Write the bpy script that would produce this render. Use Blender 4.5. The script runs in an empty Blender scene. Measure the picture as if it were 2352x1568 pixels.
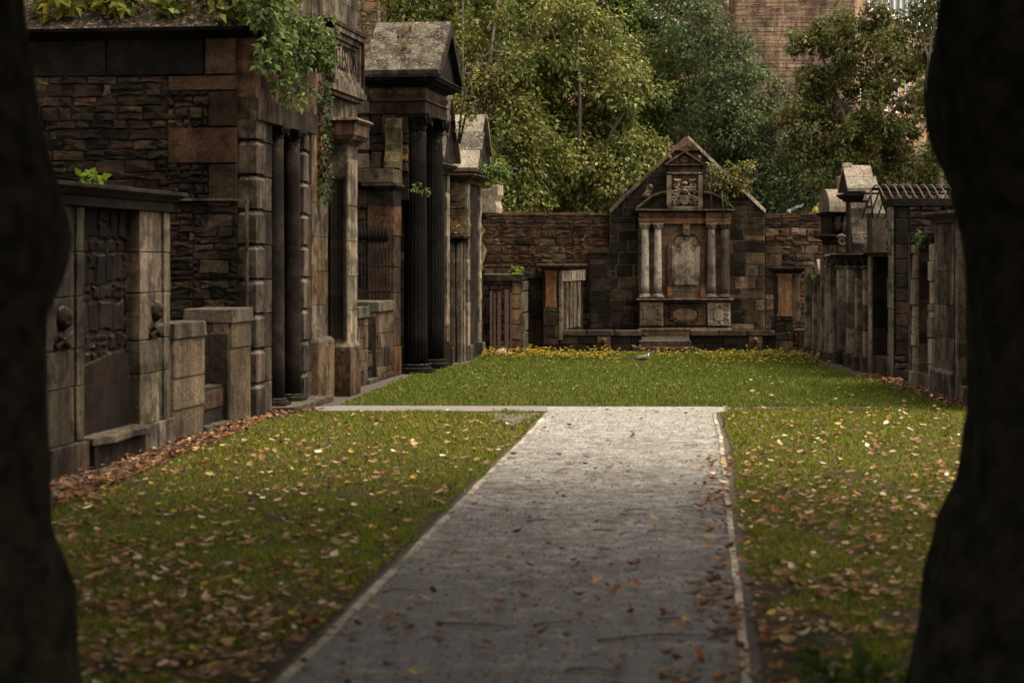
import bpy, math, random
import numpy as np
from mathutils import Vector
R = random.Random(7)
NR = np.random.RandomState(11)
C = bpy.context.scene.collection
sc = bpy.context.scene

# ------------------------------------------------------------------ camera
FPX, CX, HY, CH = 4573.0, 1176.0, 590.0, 2.4     # focal length (px of a 2352 wide frame), centre, horizon row, eye height
cam = bpy.data.cameras.new("camera"); camo = bpy.data.objects.new("camera", cam); C.objects.link(camo)
camo.location = (0, 0, CH); camo.rotation_euler = (math.radians(90), 0, 0)
cam.lens = 70.0; cam.sensor_width = 36.0; cam.shift_y = -194/2352.0
cam.clip_start = 0.2; cam.clip_end = 2000
cam.dof.use_dof = True; cam.dof.focus_distance = 50.0; cam.dof.aperture_fstop = 2.2
sc.camera = camo
# ------------------------------------------------------------------ sky, sun, exposure
SUN_EL, SUN_ROT = math.radians(62), math.radians(112)
w = bpy.data.worlds.new("World"); sc.world = w; w.use_nodes = True
nt = w.node_tree; nt.nodes.clear()
sky = nt.nodes.new('ShaderNodeTexSky'); sky.sky_type = 'NISHITA'; sky.sun_disc = False
sky.sun_elevation = SUN_EL; sky.sun_rotation = SUN_ROT; sky.dust_density = 4.0; sky.air_density = 1.2
hs = nt.nodes.new('ShaderNodeHueSaturation'); hs.inputs['Saturation'].default_value = 0.25
tint = nt.nodes.new('ShaderNodeMix'); tint.data_type = 'RGBA'; tint.blend_type = 'MULTIPLY'
tint.inputs[0].default_value = 1.0; tint.inputs[7].default_value = (1.0, 0.91, 0.79, 1)
bg = nt.nodes.new('ShaderNodeBackground'); bg.inputs[1].default_value = 0.15
wo = nt.nodes.new('ShaderNodeOutputWorld')
nt.links.new(sky.outputs[0], hs.inputs['Color']); nt.links.new(hs.outputs[0], tint.inputs[6])
nt.links.new(tint.outputs[2], bg.inputs[0]); nt.links.new(bg.outputs[0], wo.inputs[0])
sl = bpy.data.lights.new("sun", 'SUN'); sl.energy = 1.5; sl.angle = math.radians(30); sl.color = (1.0, 0.92, 0.8)
so = bpy.data.objects.new("sun", sl); C.objects.link(so)
sd = Vector((math.sin(SUN_ROT)*math.cos(SUN_EL), math.cos(SUN_ROT)*math.cos(SUN_EL), math.sin(SUN_EL)))
so.rotation_euler = sd.to_track_quat('Z', 'Y').to_euler(); so.location = (8, -8, 30)
sc.view_settings.view_transform = 'Standard'; sc.view_settings.look = 'None'
sc.view_settings.exposure = 1.6; sc.view_settings.gamma = 1.0
sc.cycles.max_bounces = 5; sc.cycles.diffuse_bounces = 3; sc.cycles.transmission_bounces = 3
sc.cycles.use_denoising = True

# ------------------------------------------------------------------ colours (albedo)
BLK = (.016, .014, .011); DK = (.036, .028, .021); BR = (.075, .050, .034); OR = (.17, .082, .038)
GY = (.115, .098, .078); LG = (.20, .175, .14); PALE = (.29, .262, .215); MORT = (.17, .135, .095)
RED = (.105, .052, .032); TAN = (.16, .115, .075)
def jc(c, j=.16):
    k = 1 + R.uniform(-j, j)
    return tuple(max(0.003, v*k*(1+R.uniform(-.06, .06))) for v in c[:3])
def pick(pal):
    c1, c2 = R.choices([p[0] for p in pal], [p[1] for p in pal], k=2); k = R.random()*.75
    return jc(tuple(a*(1-k)+b*k for a, b in zip(c1, c2)))
P_BLACK = [(BLK, 5), (DK, 4), (BR, 1.2)]
P_DARK = [(BLK, 2), (DK, 5), (BR, 3), (OR, .4)]
P_BROWN = [(DK, 3), (BR, 5), (TAN, 1), (RED, 1.5)]
P_GREY = [(GY, 5), (LG, 1.5), (DK, 1)]
P_PALE = [(LG, 4), (PALE, 2), (GY, 2)]
P_RED = [(RED, 5), (BR, 4), (DK, 2), (TAN, 1.2), (OR, .8), (LG, .5)]

# ------------------------------------------------------------------ materials
def nn(t, k, **kw):
    n = t.nodes.new(k)
    for a, b in kw.items(): setattr(n, a, b)
    return n
def attr_mat(name):
    m = bpy.data.materials.new(name); m.use_nodes = True
    t = m.node_tree; bs = t.nodes['Principled BSDF']
    at = nn(t, 'ShaderNodeAttribute', attribute_name='Col')
    return m, t, bs, at
def mixc(t, fac, a, b, mode='MIX'):
    n = nn(t, 'ShaderNodeMix', data_type='RGBA', blend_type=mode)
    for sock, v in ((0, fac), (6, a), (7, b)):
        if hasattr(v, 'is_linked') or hasattr(v, 'links'): t.links.new(v, n.inputs[sock])
        else: n.inputs[sock].default_value = v if sock == 0 else (*v[:3], 1)
    return n.outputs[2]
def noise(t, vec, scale, det=6, rough=.6, sx=None):
    if sx:
        mp = nn(t, 'ShaderNodeMapping'); mp.inputs['Scale'].default_value = sx
        t.links.new(vec, mp.inputs[0]); vec = mp.outputs[0]
    n = nn(t, 'ShaderNodeTexNoise'); n.inputs['Scale'].default_value = scale
    n.inputs['Detail'].default_value = det; n.inputs['Roughness'].default_value = rough
    t.links.new(vec, n.inputs['Vector']); return n.outputs[0]
def ramp(t, v, a, b, ca=(0, 0, 0), cb=(1, 1, 1)):
    n = nn(t, 'ShaderNodeValToRGB'); e = n.color_ramp.elements
    e[0].position, e[1].position = a, b; e[0].color = (*ca, 1); e[1].color = (*cb, 1)
    t.links.new(v, n.inputs[0]); return n.outputs[0]
def stone_mat(name, soot=.6, streak=.6, lichen=.6, bump=.5, s0=.5, val=.54, sootc=.11):
    m, t, bs, at = attr_mat(name)
    tc = nn(t, 'ShaderNodeTexCoord'); v = tc.outputs['Object']
    col = at.outputs['Color']
    fine = noise(t, v, 22, 8, .7); med = noise(t, v, 3.1, 8, .62)
    big = noise(t, v, .75, 5, .6)
    col = mixc(t, 1.0, col, (val, val*.97, val*.93), 'MULTIPLY')
    col = mixc(t, .85, col, ramp(t, fine, .28, .72, (.35, .34, .33), (1.7, 1.67, 1.6)), 'MULTIPLY')
    col = mixc(t, .8, col, ramp(t, big, .36, .64, (.42, .41, .39), (1.5, 1.45, 1.38)), 'MULTIPLY')
    st = noise(t, v, 1.0, 6, .6, (5.5, 5.5, .45))
    col = mixc(t, streak, col, ramp(t, st, .3, .72, (.28, .27, .26), (1.75, 1.72, 1.65)), 'MULTIPLY')
    sf = ramp(t, med, s0-.05, s0+.09)
    ml = nn(t, 'ShaderNodeMath', operation='MULTIPLY'); ml.inputs[1].default_value = soot
    t.links.new(sf, ml.inputs[0])
    col = mixc(t, ml.outputs[0], col, mixc(t, 1.0, col, (sootc, sootc*.97, sootc*.92), 'MULTIPLY'))
    # pale lichen growing on ledges that face up
    ge = nn(t, 'ShaderNodeNewGeometry'); sx = nn(t, 'ShaderNodeSeparateXYZ'); t.links.new(ge.outputs['Normal'], sx.inputs[0])
    up = ramp(t, sx.outputs[2], .35, .75)
    lc = ramp(t, noise(t, v, 17, 5, .75), .54, .66)
    m1 = nn(t, 'ShaderNodeMath', operation='MULTIPLY'); t.links.new(up, m1.inputs[0]); t.links.new(lc, m1.inputs[1])
    m2 = nn(t, 'ShaderNodeMath', operation='MULTIPLY'); m2.inputs[1].default_value = lichen; t.links.new(m1.outputs[0], m2.inputs[0])
    col = mixc(t, m2.outputs[0], col, (.34, .31, .25))
    t.links.new(col, bs.inputs['Base Color']); bs.inputs['Roughness'].default_value = .88
    bs.inputs['Specular IOR Level'].default_value = .08
    ad = nn(t, 'ShaderNodeMath', operation='ADD'); t.links.new(fine, ad.inputs[0]); t.links.new(med, ad.inputs[1])
    bp = nn(t, 'ShaderNodeBump'); bp.inputs['Strength'].default_value = bump; bp.inputs['Distance'].default_value = .05
    t.links.new(ad.outputs[0], bp.inputs['Height']); t.links.new(bp.outputs[0], bs.inputs['Normal'])
    return m
M = {}
M['stone'] = stone_mat('weathered_stone', .75, .55, .6, .55)
M['ashlar'] = stone_mat('streaked_ashlar', .75, .9, .5, .4, .5, .72)
M['black'] = stone_mat('soot_black_stone', .65, .5, .35, .5, .5, .55)
M['pale'] = stone_mat('pale_stone', .6, .5, .8, .5, .54, .85, .25)
M['pitted'] = stone_mat('pitted_render', .55, .6, .3, 1.0, .52, 1.0, .16)
M['rubble'] = stone_mat('rubble_stone', .6, .4, .06, .7, .52, .56)
M['carved'] = stone_mat('carved_stone', .65, .65, .5, .35, .53, .85)
def leaf_mat(name, tr=.35, rough=.5):
    m = bpy.data.materials.new(name); m.use_nodes = True; t = m.node_tree
    bs = t.nodes['Principled BSDF']; out = t.nodes['Material Output']
    at = nn(t, 'ShaderNodeAttribute', attribute_name='Col')
    t.links.new(at.outputs['Color'], bs.inputs['Base Color']); bs.inputs['Roughness'].default_value = rough
    bs.inputs['Specular IOR Level'].default_value = .14
    tl = nn(t, 'ShaderNodeBsdfTranslucent'); t.links.new(at.outputs['Color'], tl.inputs[0])
    mx = nn(t, 'ShaderNodeMixShader'); mx.inputs[0].default_value = tr
    t.links.new(bs.outputs[0], mx.inputs[1]); t.links.new(tl.outputs[0], mx.inputs[2]); t.links.new(mx.outputs[0], out.inputs[0])
    return m
M['leaf'] = leaf_mat('foliage'); M['grass'] = leaf_mat('grass_blade', .42, .6); M['dead'] = leaf_mat('dead_leaf', .15, .7)
def plain(name, col, rough=.6, metal=0, nscale=8, var=.5, bump=.3):
    m = bpy.data.materials.new(name); m.use_nodes = True; t = m.node_tree; bs = t.nodes['Principled BSDF']
    tc = nn(t, 'ShaderNodeTexCoord'); n = noise(t, tc.outputs['Object'], nscale, 8, .65)
    c = mixc(t, 1.0, col, ramp(t, n, .25, .75, (1-var,)*3, (1+var,)*3), 'MULTIPLY')
    t.links.new(c, bs.inputs['Base Color']); bs.inputs['Roughness'].default_value = rough; bs.inputs['Metallic'].default_value = metal
    bp = nn(t, 'ShaderNodeBump'); bp.inputs['Strength'].default_value = bump; bp.inputs['Distance'].default_value = .02
    t.links.new(n, bp.inputs['Height']); t.links.new(bp.outputs[0], bs.inputs['Normal'])
    return m
M['iron'] = plain('black_iron', (.006, .0055, .005), .9, .0, 20); M['iron'].node_tree.nodes['Principled BSDF'].inputs['Specular IOR Level'].default_value = .08
M['rust'] = plain('rusty_iron', (.05, .024, .016), .85, 0, 14)
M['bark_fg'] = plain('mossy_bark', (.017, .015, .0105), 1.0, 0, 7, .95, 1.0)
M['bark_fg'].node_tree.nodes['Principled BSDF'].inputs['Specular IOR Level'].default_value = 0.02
M['bark'] = plain('grey_bark', (.085, .068, .05), .9, 0, 9, .5, .6)
M['twig'] = plain('dead_twig', (.045, .034, .026), .85, 0, 30)
M['metal'] = plain('galvanised_metal', (.16, .16, .155), .45, .3, 12, .2)
M['glass'] = plain('window_glass', (.05, .055, .06), .12, 0, 2, .3, .02)
M['grit'] = plain('trodden_grit', (.085, .074, .062), .95, 0, 28, .6)
M['cross'] = plain('grey_tarmac', (.125, .112, .097), .9, 0, 26, .6)
M['white'] = plain('painted_white', (.6, .6, .56), .5, 0, 6, .15)
M['slate'] = plain('roof_slate', (.12, .085, .068), .8, 0, 5, .35)
def soil_mat():
    m = bpy.data.materials.new('dark_soil'); m.use_nodes = True; t = m.node_tree; bs = t.nodes['Principled BSDF']
    v = nn(t, 'ShaderNodeTexCoord').outputs['Object']
    a = noise(t, v, 9, 9, .7); b = noise(t, v, 1.3, 4)
    c = mixc(t, ramp(t, a, .35, .65), (.018, .013, .009), (.075, .05, .032))
    c = mixc(t, ramp(t, b, .5, .7), c, (.045, .032, .02))
    t.links.new(c, bs.inputs['Base Color']); bs.inputs['Roughness'].default_value = .95
    bp = nn(t, 'ShaderNodeBump'); bp.inputs['Strength'].default_value = .8; bp.inputs['Distance'].default_value = .05
    t.links.new(a, bp.inputs['Height']); t.links.new(bp.outputs[0], bs.inputs['Normal']); return m
M['soil'] = soil_mat()
def lawn_mat():
    m = bpy.data.materials.new('lawn_base'); m.use_nodes = True; t = m.node_tree; bs = t.nodes['Principled BSDF']
    v = nn(t, 'ShaderNodeTexCoord').outputs['Object']
    a = noise(t, v, 25, 6, .7); b = noise(t, v, .9, 5)
    c = mixc(t, ramp(t, a, .3, .7), (.018, .015, .009), (.05, .042, .018))
    c = mixc(t, ramp(t, b, .5, .75), c, (.05, .036, .02))
    t.links.new(c, bs.inputs['Base Color']); bs.inputs['Roughness'].default_value = .95; bs.inputs['Specular IOR Level'].default_value = .05; return m
M['lawn'] = lawn_mat()
def path_mat():
    m = bpy.data.materials.new('whin_dust_gravel'); m.use_nodes = True; t = m.node_tree; bs = t.nodes['Principled BSDF']
    v = nn(t, 'ShaderNodeTexCoord').outputs['Object']
    a = noise(t, v, 30, 8, .8); b = noise(t, v, .8, 6, .6); d = noise(t, v, 5, 7, .7)
    vo = nn(t, 'ShaderNodeTexVoronoi'); vo.inputs['Scale'].default_value = 34; t.links.new(v, vo.inputs['Vector'])
    # near shade and far brightness painted into the colour, ragged over earth and dust
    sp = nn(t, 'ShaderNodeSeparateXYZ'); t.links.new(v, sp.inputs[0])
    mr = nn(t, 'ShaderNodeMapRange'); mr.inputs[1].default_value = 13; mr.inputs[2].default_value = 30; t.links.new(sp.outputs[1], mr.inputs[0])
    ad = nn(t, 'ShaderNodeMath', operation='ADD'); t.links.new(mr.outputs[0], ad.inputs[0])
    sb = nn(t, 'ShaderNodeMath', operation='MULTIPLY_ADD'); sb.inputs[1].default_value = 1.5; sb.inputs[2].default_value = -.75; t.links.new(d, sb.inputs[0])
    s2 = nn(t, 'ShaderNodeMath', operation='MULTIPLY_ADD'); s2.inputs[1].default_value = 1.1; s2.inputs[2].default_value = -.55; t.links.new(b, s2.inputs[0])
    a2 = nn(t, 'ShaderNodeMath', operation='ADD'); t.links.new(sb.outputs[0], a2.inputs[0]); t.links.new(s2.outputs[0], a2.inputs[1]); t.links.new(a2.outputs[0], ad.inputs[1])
    worn = ramp(t, ad.outputs[0], .05, .95)  # mask for the painted shade-to-bright change along the path
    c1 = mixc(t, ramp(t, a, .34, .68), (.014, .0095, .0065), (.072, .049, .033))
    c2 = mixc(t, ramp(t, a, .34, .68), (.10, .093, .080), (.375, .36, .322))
    c = mixc(t, worn, c1, c2)  # worn is the mask of the painted shade-to-bright change
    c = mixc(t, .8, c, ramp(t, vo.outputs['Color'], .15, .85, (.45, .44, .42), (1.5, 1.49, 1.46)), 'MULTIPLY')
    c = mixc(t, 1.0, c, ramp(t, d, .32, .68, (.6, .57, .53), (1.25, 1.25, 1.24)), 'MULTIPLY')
    t.links.new(c, bs.inputs['Base Color']); bs.inputs['Roughness'].default_value = .6
    bs.inputs['Specular IOR Level'].default_value = .2
    bp = nn(t, 'ShaderNodeBump'); bp.inputs['Strength'].default_value = .45; bp.inputs['Distance'].default_value = .02
    t.links.new(a, bp.inputs['Height']); t.links.new(bp.outputs[0], bs.inputs['Normal']); return m
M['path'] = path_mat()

# ------------------------------------------------------------------ object helpers
def tag(o, label=None, cat=None, group=None, kind=None):
    if label: o['label'] = label
    if cat: o['category'] = cat
    if group: o['group'] = group
    if kind: o['kind'] = kind
    return o
def thing(name, loc, label, cat, group=None):
    o = bpy.data.objects.new(name, None); o.location = loc; o.empty_display_size = .2
    C.objects.link(o); return tag(o, label, cat, group)
def wloc(o):
    v = Vector(o.location)
    while o.parent: o = o.parent; v += Vector(o.location)
    return v
class Fr:
    def __init__(s, O, A, B): s.O, s.A, s.B = O, A, B
    def __call__(s, a, b, z): return (s.O[0]+a*s.A[0]+b*s.B[0], s.O[1]+a*s.A[1]+b*s.B[1], z)
W = Fr((0, 0), (1, 0), (0, 1))
class MB:
    def __init__(s): s.v, s.f, s.c, s.s = [], [], [], []
    def face(s, pts, col, smooth=False):
        i = len(s.v); s.v += [tuple(p) for p in pts]; s.f.append(tuple(range(i, i+len(pts)))); s.c.append(col); s.s.append(smooth)
    def grid(s, rings, col, closed=True, smooth=True, cap=True):
        i = len(s.v); n = len(rings[0])
        for r in rings: s.v += [tuple(p) for p in r]
        for j in range(len(rings)-1):
            for k in range(n if closed else n-1):
                k2 = (k+1) % n
                s.f.append((i+j*n+k, i+j*n+k2, i+(j+1)*n+k2, i+(j+1)*n+k)); s.c.append(col); s.s.append(smooth)
        if cap and closed:
            s.f.append(tuple(i+k for k in reversed(range(n)))); s.c.append(col); s.s.append(False)
            s.f.append(tuple(i+(len(rings)-1)*n+k for k in range(n))); s.c.append(col); s.s.append(False)
    def frust(s, F, a0, a1, b0, b1, z0, z1, e0=0, e1=0, col=GY, j=.006):
        q = lambda: R.uniform(-j, j)
        r0 = [F(a0-e0+q(), b0-e0+q(), z0), F(a1+e0+q(), b0-e0+q(), z0), F(a1+e0+q(), b1+e0+q(), z0), F(a0-e0+q(), b1+e0+q(), z0)]
        r1 = [F(a0-e1+q(), b0-e1+q(), z1+q()), F(a1+e1+q(), b0-e1+q(), z1+q()), F(a1+e1+q(), b1+e1+q(), z1+q()), F(a0-e1+q(), b1+e1+q(), z1+q())]
        s.grid([r0, r1], col, True, False)
    def box(s, F, a0, a1, b0, b1, z0, z1, col=GY, j=.006): s.frust(F, min(a0,a1), max(a0,a1), min(b0,b1), max(b0,b1), z0, z1, 0, 0, col, j)
    def cornice(s, F, a0, a1, b0, b1, z0, steps, col):
        z = z0
        for h, e0, e1 in steps: s.frust(F, a0, a1, b0, b1, z, z+h, e0, e1, jc(col, .12), .003); z += h
        return z
    def lathe(s, F, a, b, prof, n=20, col=GY, rf=None):
        rings = []
        for r, z in prof:
            rings.append([F(a+math.cos(2*math.pi*k/n)*r*(rf(k, n) if rf else 1), b+math.sin(2*math.pi*k/n)*r*(rf(k, n) if rf else 1), z) for k in range(n)])
        s.grid(rings, col)
    def tube(s, pts, rads, n=8, col=GY):
        pts = [Vector(p) for p in pts]; rings = []
        prev = None
        for i, p in enumerate(pts):
            d = (pts[min(i+1, len(pts)-1)]-pts[max(i-1, 0)])
            d = d.normalized() if d.length > 1e-9 else Vector((0, 0, 1))
            u = prev if prev else (Vector((1, 0, 0)) if abs(d.x) < .8 else Vector((0, 0, 1)))
            u = (u-d*u.dot(d)); u = u.normalized() if u.length > 1e-6 else d.orthogonal().normalized()
            prev = u; v = d.cross(u); r = rads[i] if isinstance(rads, (list, tuple)) else rads
            rings.append([p+u*math.cos(2*math.pi*k/n)*r+v*math.sin(2*math.pi*k/n)*r for k in range(n)])
        s.grid(rings, col)
    def prism(s, pt, poly, d0, d1, col, smooth=False):
        """polygon in the (s,t) plane of pt(s,t,d), extruded from depth d0 to d1"""
        s.grid([[pt(x, y, d0) for x, y in poly], [pt(x, y, d1) for x, y in poly]], col, True, smooth)
    def ell(s, c, r, col, n=14, m=9, fn=None, ax=None):
        rings = []
        for j in range(m+1):
            th = math.pi*(j+.02)/(m+.04)
            ring = []
            for k in range(n):
                d = Vector((math.sin(th)*math.cos(2*math.pi*k/n), math.sin(th)*math.sin(2*math.pi*k/n), math.cos(th)))
                q = fn(d) if fn else 1
                v = Vector((d.x*r[0]*q, d.y*r[1]*q, d.z*r[2]*q))
                if ax: v = ax @ v
                ring.append(Vector(c)+v)
            rings.append(ring)
        s.grid(rings, col)
    def build(s, name, mat, parent=None, bevel=0, loc=None):
        me = bpy.data.meshes.new(name)
        o = bpy.data.objects.new(name, me); C.objects.link(o)
        if parent: o.parent = parent
        if loc: o.location = loc
        off = wloc(o) if (parent or loc) else Vector((0, 0, 0))
        me.from_pydata([(p[0]-off.x, p[1]-off.y, p[2]-off.z) for p in s.v], [], s.f)
        me.polygons.foreach_set('use_smooth', s.s)
        ca = me.color_attributes.new('Col', 'FLOAT_COLOR', 'CORNER')
        ls = np.zeros(len(s.f), dtype=np.int64); me.polygons.foreach_get('loop_total', ls)
        cc = np.repeat(np.array([(*c[:3], 1.0) for c in s.c], dtype=np.float32), ls, axis=0)
        ca.data.foreach_set('color', cc.ravel())
        me.materials.append(M[mat] if isinstance(mat, str) else mat)
        if bevel:
            bm = o.modifiers.new('bevel', 'BEVEL'); bm.width = bevel; bm.segments = 2; bm.limit_method = 'ANGLE'
        return o
def clip(poly, nx, ny, c):
    out = []
    for i in range(len(poly)):
        p, q = poly[i], poly[(i+1) % len(poly)]
        dp, dq = nx*p[0]+ny*p[1]-c, nx*q[0]+ny*q[1]-c
        if dp <= 0: out.append(p)
        if dp*dq < 0:
            t = dp/(dp-dq); out.append((p[0]+(q[0]-p[0])*t, p[1]+(q[1]-p[1])*t))
    return out
def block(mb, pt, poly, depth, inset, col, rough=0):
    cx = sum(p[0] for p in poly)/len(poly); cy = sum(p[1] for p in poly)/len(poly)
    fr = []
    for x, y in poly:
        d = math.hypot(cx-x, cy-y)+1e-6; k = min(.45, inset/d); fr.append((x+(cx-x)*k, y+(cy-y)*k))
    base = [pt(x, y, 0) for x, y in poly]; top = [pt(x, y, depth+R.uniform(-rough, rough)) for x, y in fr]
    n = len(poly)
    for i in range(n): mb.face([base[i], base[(i+1) % n], top[(i+1) % n], top[i]], col)
    if rough:
        c = pt(cx+R.uniform(-.2, .2)*inset, cy, depth+R.uniform(0, .8*rough))
        for i in range(n): mb.face([top[i], top[(i+1) % n], c], col)
    else: mb.face(top, col)
def masonry(mb, pt, s0, s1, t0, t1, course=(.25, .35), bw=(.35, .7), depth=.025, gap=.008, jit=0, inset=.012, pal=P_BROWN, rough=0, clips=(), palf=None):
    t = t0
    while t < t1-.02:
        h = min(R.uniform(*course), t1-t)
        if t1-t-h < course[0]*.5: h = t1-t
        s = s0-(R.uniform(0, bw[0]) if bw[1] < s1-s0 else 0)
        while s < s1-.01:
            wd = R.uniform(*bw); e = min(s+wd, s1)
            if s1-e < bw[0]*.35: e = s1
            a, b = max(s, s0), e
            if b-a > .03:
                q = lambda: R.uniform(-jit, jit)
                hh = [(a, t, h)]
                if jit and h > .16 and R.random() < .35: hh = [(a, t, h*.5), (a, t+h*.5, h*.5)]
                for (aa, tt, h2) in hh:
                    poly = [(aa+gap+q(), tt+gap+q()), (b-gap+q(), tt+gap+q()), (b-gap+q(), tt+h2-gap+q()), (aa+gap+q(), tt+h2-gap+q())]
                    if jit > .012:
                        mq = [((poly[k][0]+poly[(k+1) % 4][0])/2+q()*.8, (poly[k][1]+poly[(k+1) % 4][1])/2+q()*.8) for k in range(4)]
                        poly = [poly[0], mq[0], poly[1], mq[1], poly[2], mq[2], poly[3], mq[3]]
                    for cl in clips:
                        poly = clip(poly, *cl)
                        if len(poly) < 3: break
                    if len(poly) >= 3:
                        pl = palf((a+b)/2, tt+h2/2) if palf else pal
                        block(mb, pt, poly, depth*R.uniform(.6, 1.3), inset, pick(pl), rough)
            s = e
        t += h
def spiral(mb, pt, cx, cy, r, rad, turns=1.6, d=0, flip=1, col=GY, a0=0, n=22, tail=None):
    pts, rr = [], []
    if tail: pts.append(pt(tail[0], tail[1], d)); rr.append(rad*.7)
    for i in range(n):
        t = i/(n-1); a = a0+flip*t*turns*2*math.pi; q = r*(1-t*.86)
        pts.append(pt(cx+math.cos(a)*q, cy+math.sin(a)*q, d)); rr.append(rad*(1-.45*t))
    mb.tube(pts, rr, 6, col)
def fluted(k, n): return 1-.10*(k % 3 == 0)
def column(mb, F, a, b, z0, z1, r, col, cap='ionic', n=None, base=True):
    zb = z0+(.75*r if base else 0); zt = z1-(1.3*r if cap else 0)
    if base:
        mb.box(F, a-1.45*r, a+1.45*r, b-1.45*r, b+1.45*r, z0, z0+.28*r, col)
        mb.lathe(F, a, b, [(1.4*r, z0+.28*r), (1.42*r, z0+.4*r), (1.3*r, z0+.5*r), (1.12*r, z0+.56*r), (1.25*r, z0+.65*r), (1.15*r, z0+.75*r), (1.02*r, z0+.8*r)], 24, col)
    prof = [(r*(1-.14*(i/7)**1.5), zb+(zt-zb)*i/7) for i in range(8)]
    if n: mb.lathe(F, a, b, prof, n, col, fluted)
    else: mb.lathe(F, a, b, prof, 24, col)
    if cap:
        mb.lathe(F, a, b, [(.87*r, zt), (.95*r, zt+.05*r), (.9*r, zt+.15*r), (1.05*r, zt+.7*r), (1.3*r, zt+1.05*r)], 20, col)
        mb.box(F, a-1.35*r, a+1.35*r, b-1.35*r, b+1.35*r, zt+1.05*r, z1, col)
        if cap == 'ionic':
            for sa in (-1, 1):
                pt = lambda s, t, d, sa=sa: F(a+sa*s, b+1.12*r, t)
                spiral(mb, pt, 1.0*r, zt+.75*r, .45*r, .12*r, 1.7, 0, -1, col, math.pi*.5)
                pt2 = lambda s, t, d, sa=sa: F(a-1.15*r, b+sa*s, t)
                spiral(mb, pt2, 1.0*r, zt+.75*r, .45*r, .12*r, 1.7, 0, -1, col, math.pi*.5)
        else:
            for k in range(8):
                an = math.pi*2*k/8
                pts = [F(a+math.cos(an)*r*q, b+math.sin(an)*r*q, zt+zz*r) for q, zz in ((.9, .05), (1.0, .45), (1.25, .75), (1.38, .6))]
                mb.tube(pts, [.2*r, .24*r, .18*r, .08*r], 5, col)
def skull(mb, c, r, A, col):
    """A: unit vector the face looks along (horizontal)"""
    A = Vector(A).normalized(); Sd = Vector((-A.y, A.x, 0))
    from mathutils import Matrix
    ax = Matrix((Sd, A, Vector((0, 0, 1)))).transposed()
    def fn(d):
        q = 1.0
        if d.z < -.1: q *= 1-.25*min(1, (-d.z-.1)*1.4)*(1 if abs(d.x) > .25 else .5)
        for ex in (-.42, .42):
            q -= .42*math.exp(-((d.x-ex)**2+(d.z+.05)**2)/.035)*(d.y > 0)
        q -= .30*math.exp(-((d.x)**2/.012+(d.z+.42)**2/.03))*(d.y > 0)
        q -= .10*math.exp(-((d.z+.72)**2)/.004)*(d.y > 0)
        return q
    mb.ell(c, (r*.82, r*.95, r*1.12), col, 28, 22, fn, ax)
def np_mesh(name, V, n, col, mat, parent=None, kind=None, loc=None):
    """V: (N*n,3) world points, n verts per face, col: (N,3)"""
    N = len(V)//n; me = bpy.data.meshes.new(name)
    o = bpy.data.objects.new(name, me); C.objects.link(o)
    if parent: o.parent = parent
    if loc is not None: o.location = loc
    off = wloc(o) if (parent or loc is not None) else Vector((0, 0, 0))
    V = V-np.array(off)
    me.vertices.add(N*n); me.vertices.foreach_set('co', V.astype(np.float32).ravel())
    me.loops.add(N*n); me.loops.foreach_set('vertex_index', np.arange(N*n, dtype=np.int32))
    me.polygons.add(N); me.polygons.foreach_set('loop_start', np.arange(0, N*n, n, dtype=np.int32))
    try: me.polygons.foreach_set('loop_total', np.full(N, n, dtype=np.int32))
    except Exception: pass
    me.update(calc_edges=True)
    ca = me.color_attributes.new('Col', 'FLOAT_COLOR', 'POINT')
    cc = np.ones((N*n, 4), dtype=np.float32); cc[:, :3] = np.repeat(col, n, axis=0); ca.data.foreach_set('color', cc.ravel())
    me.materials.append(M[mat])
    if kind: o['kind'] = kind
    return o
def leaf_quads(P, D, N_, L, Wd, fold=.25):
    """diamond leaves: base P, direction D, normal N_, length L, width Wd"""
    D = D/np.linalg.norm(D, axis=1, keepdims=True)
    S = np.cross(D, N_); S /= (np.linalg.norm(S, axis=1, keepdims=True)+1e-9)
    Nn = np.cross(S, D)
    L = L[:, None]; Wd = Wd[:, None]
    mid = P+D*L*.45
    V = np.stack([P, mid+S*Wd*.5+Nn*Wd*fold, P+D*L-Nn*L*.12, mid-S*Wd*.5+Nn*Wd*fold], axis=1)
    return V.reshape(-1, 3)
def pal_cols(n, pal, var=.3):
    cs = np.array([p[0] for p in pal]); wt = np.array([p[1] for p in pal], float); wt /= wt.sum()
    c = cs[NR.choice(len(cs), n, p=wt)]
    return c*(1+NR.uniform(-var, var, (n, 1)))
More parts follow.
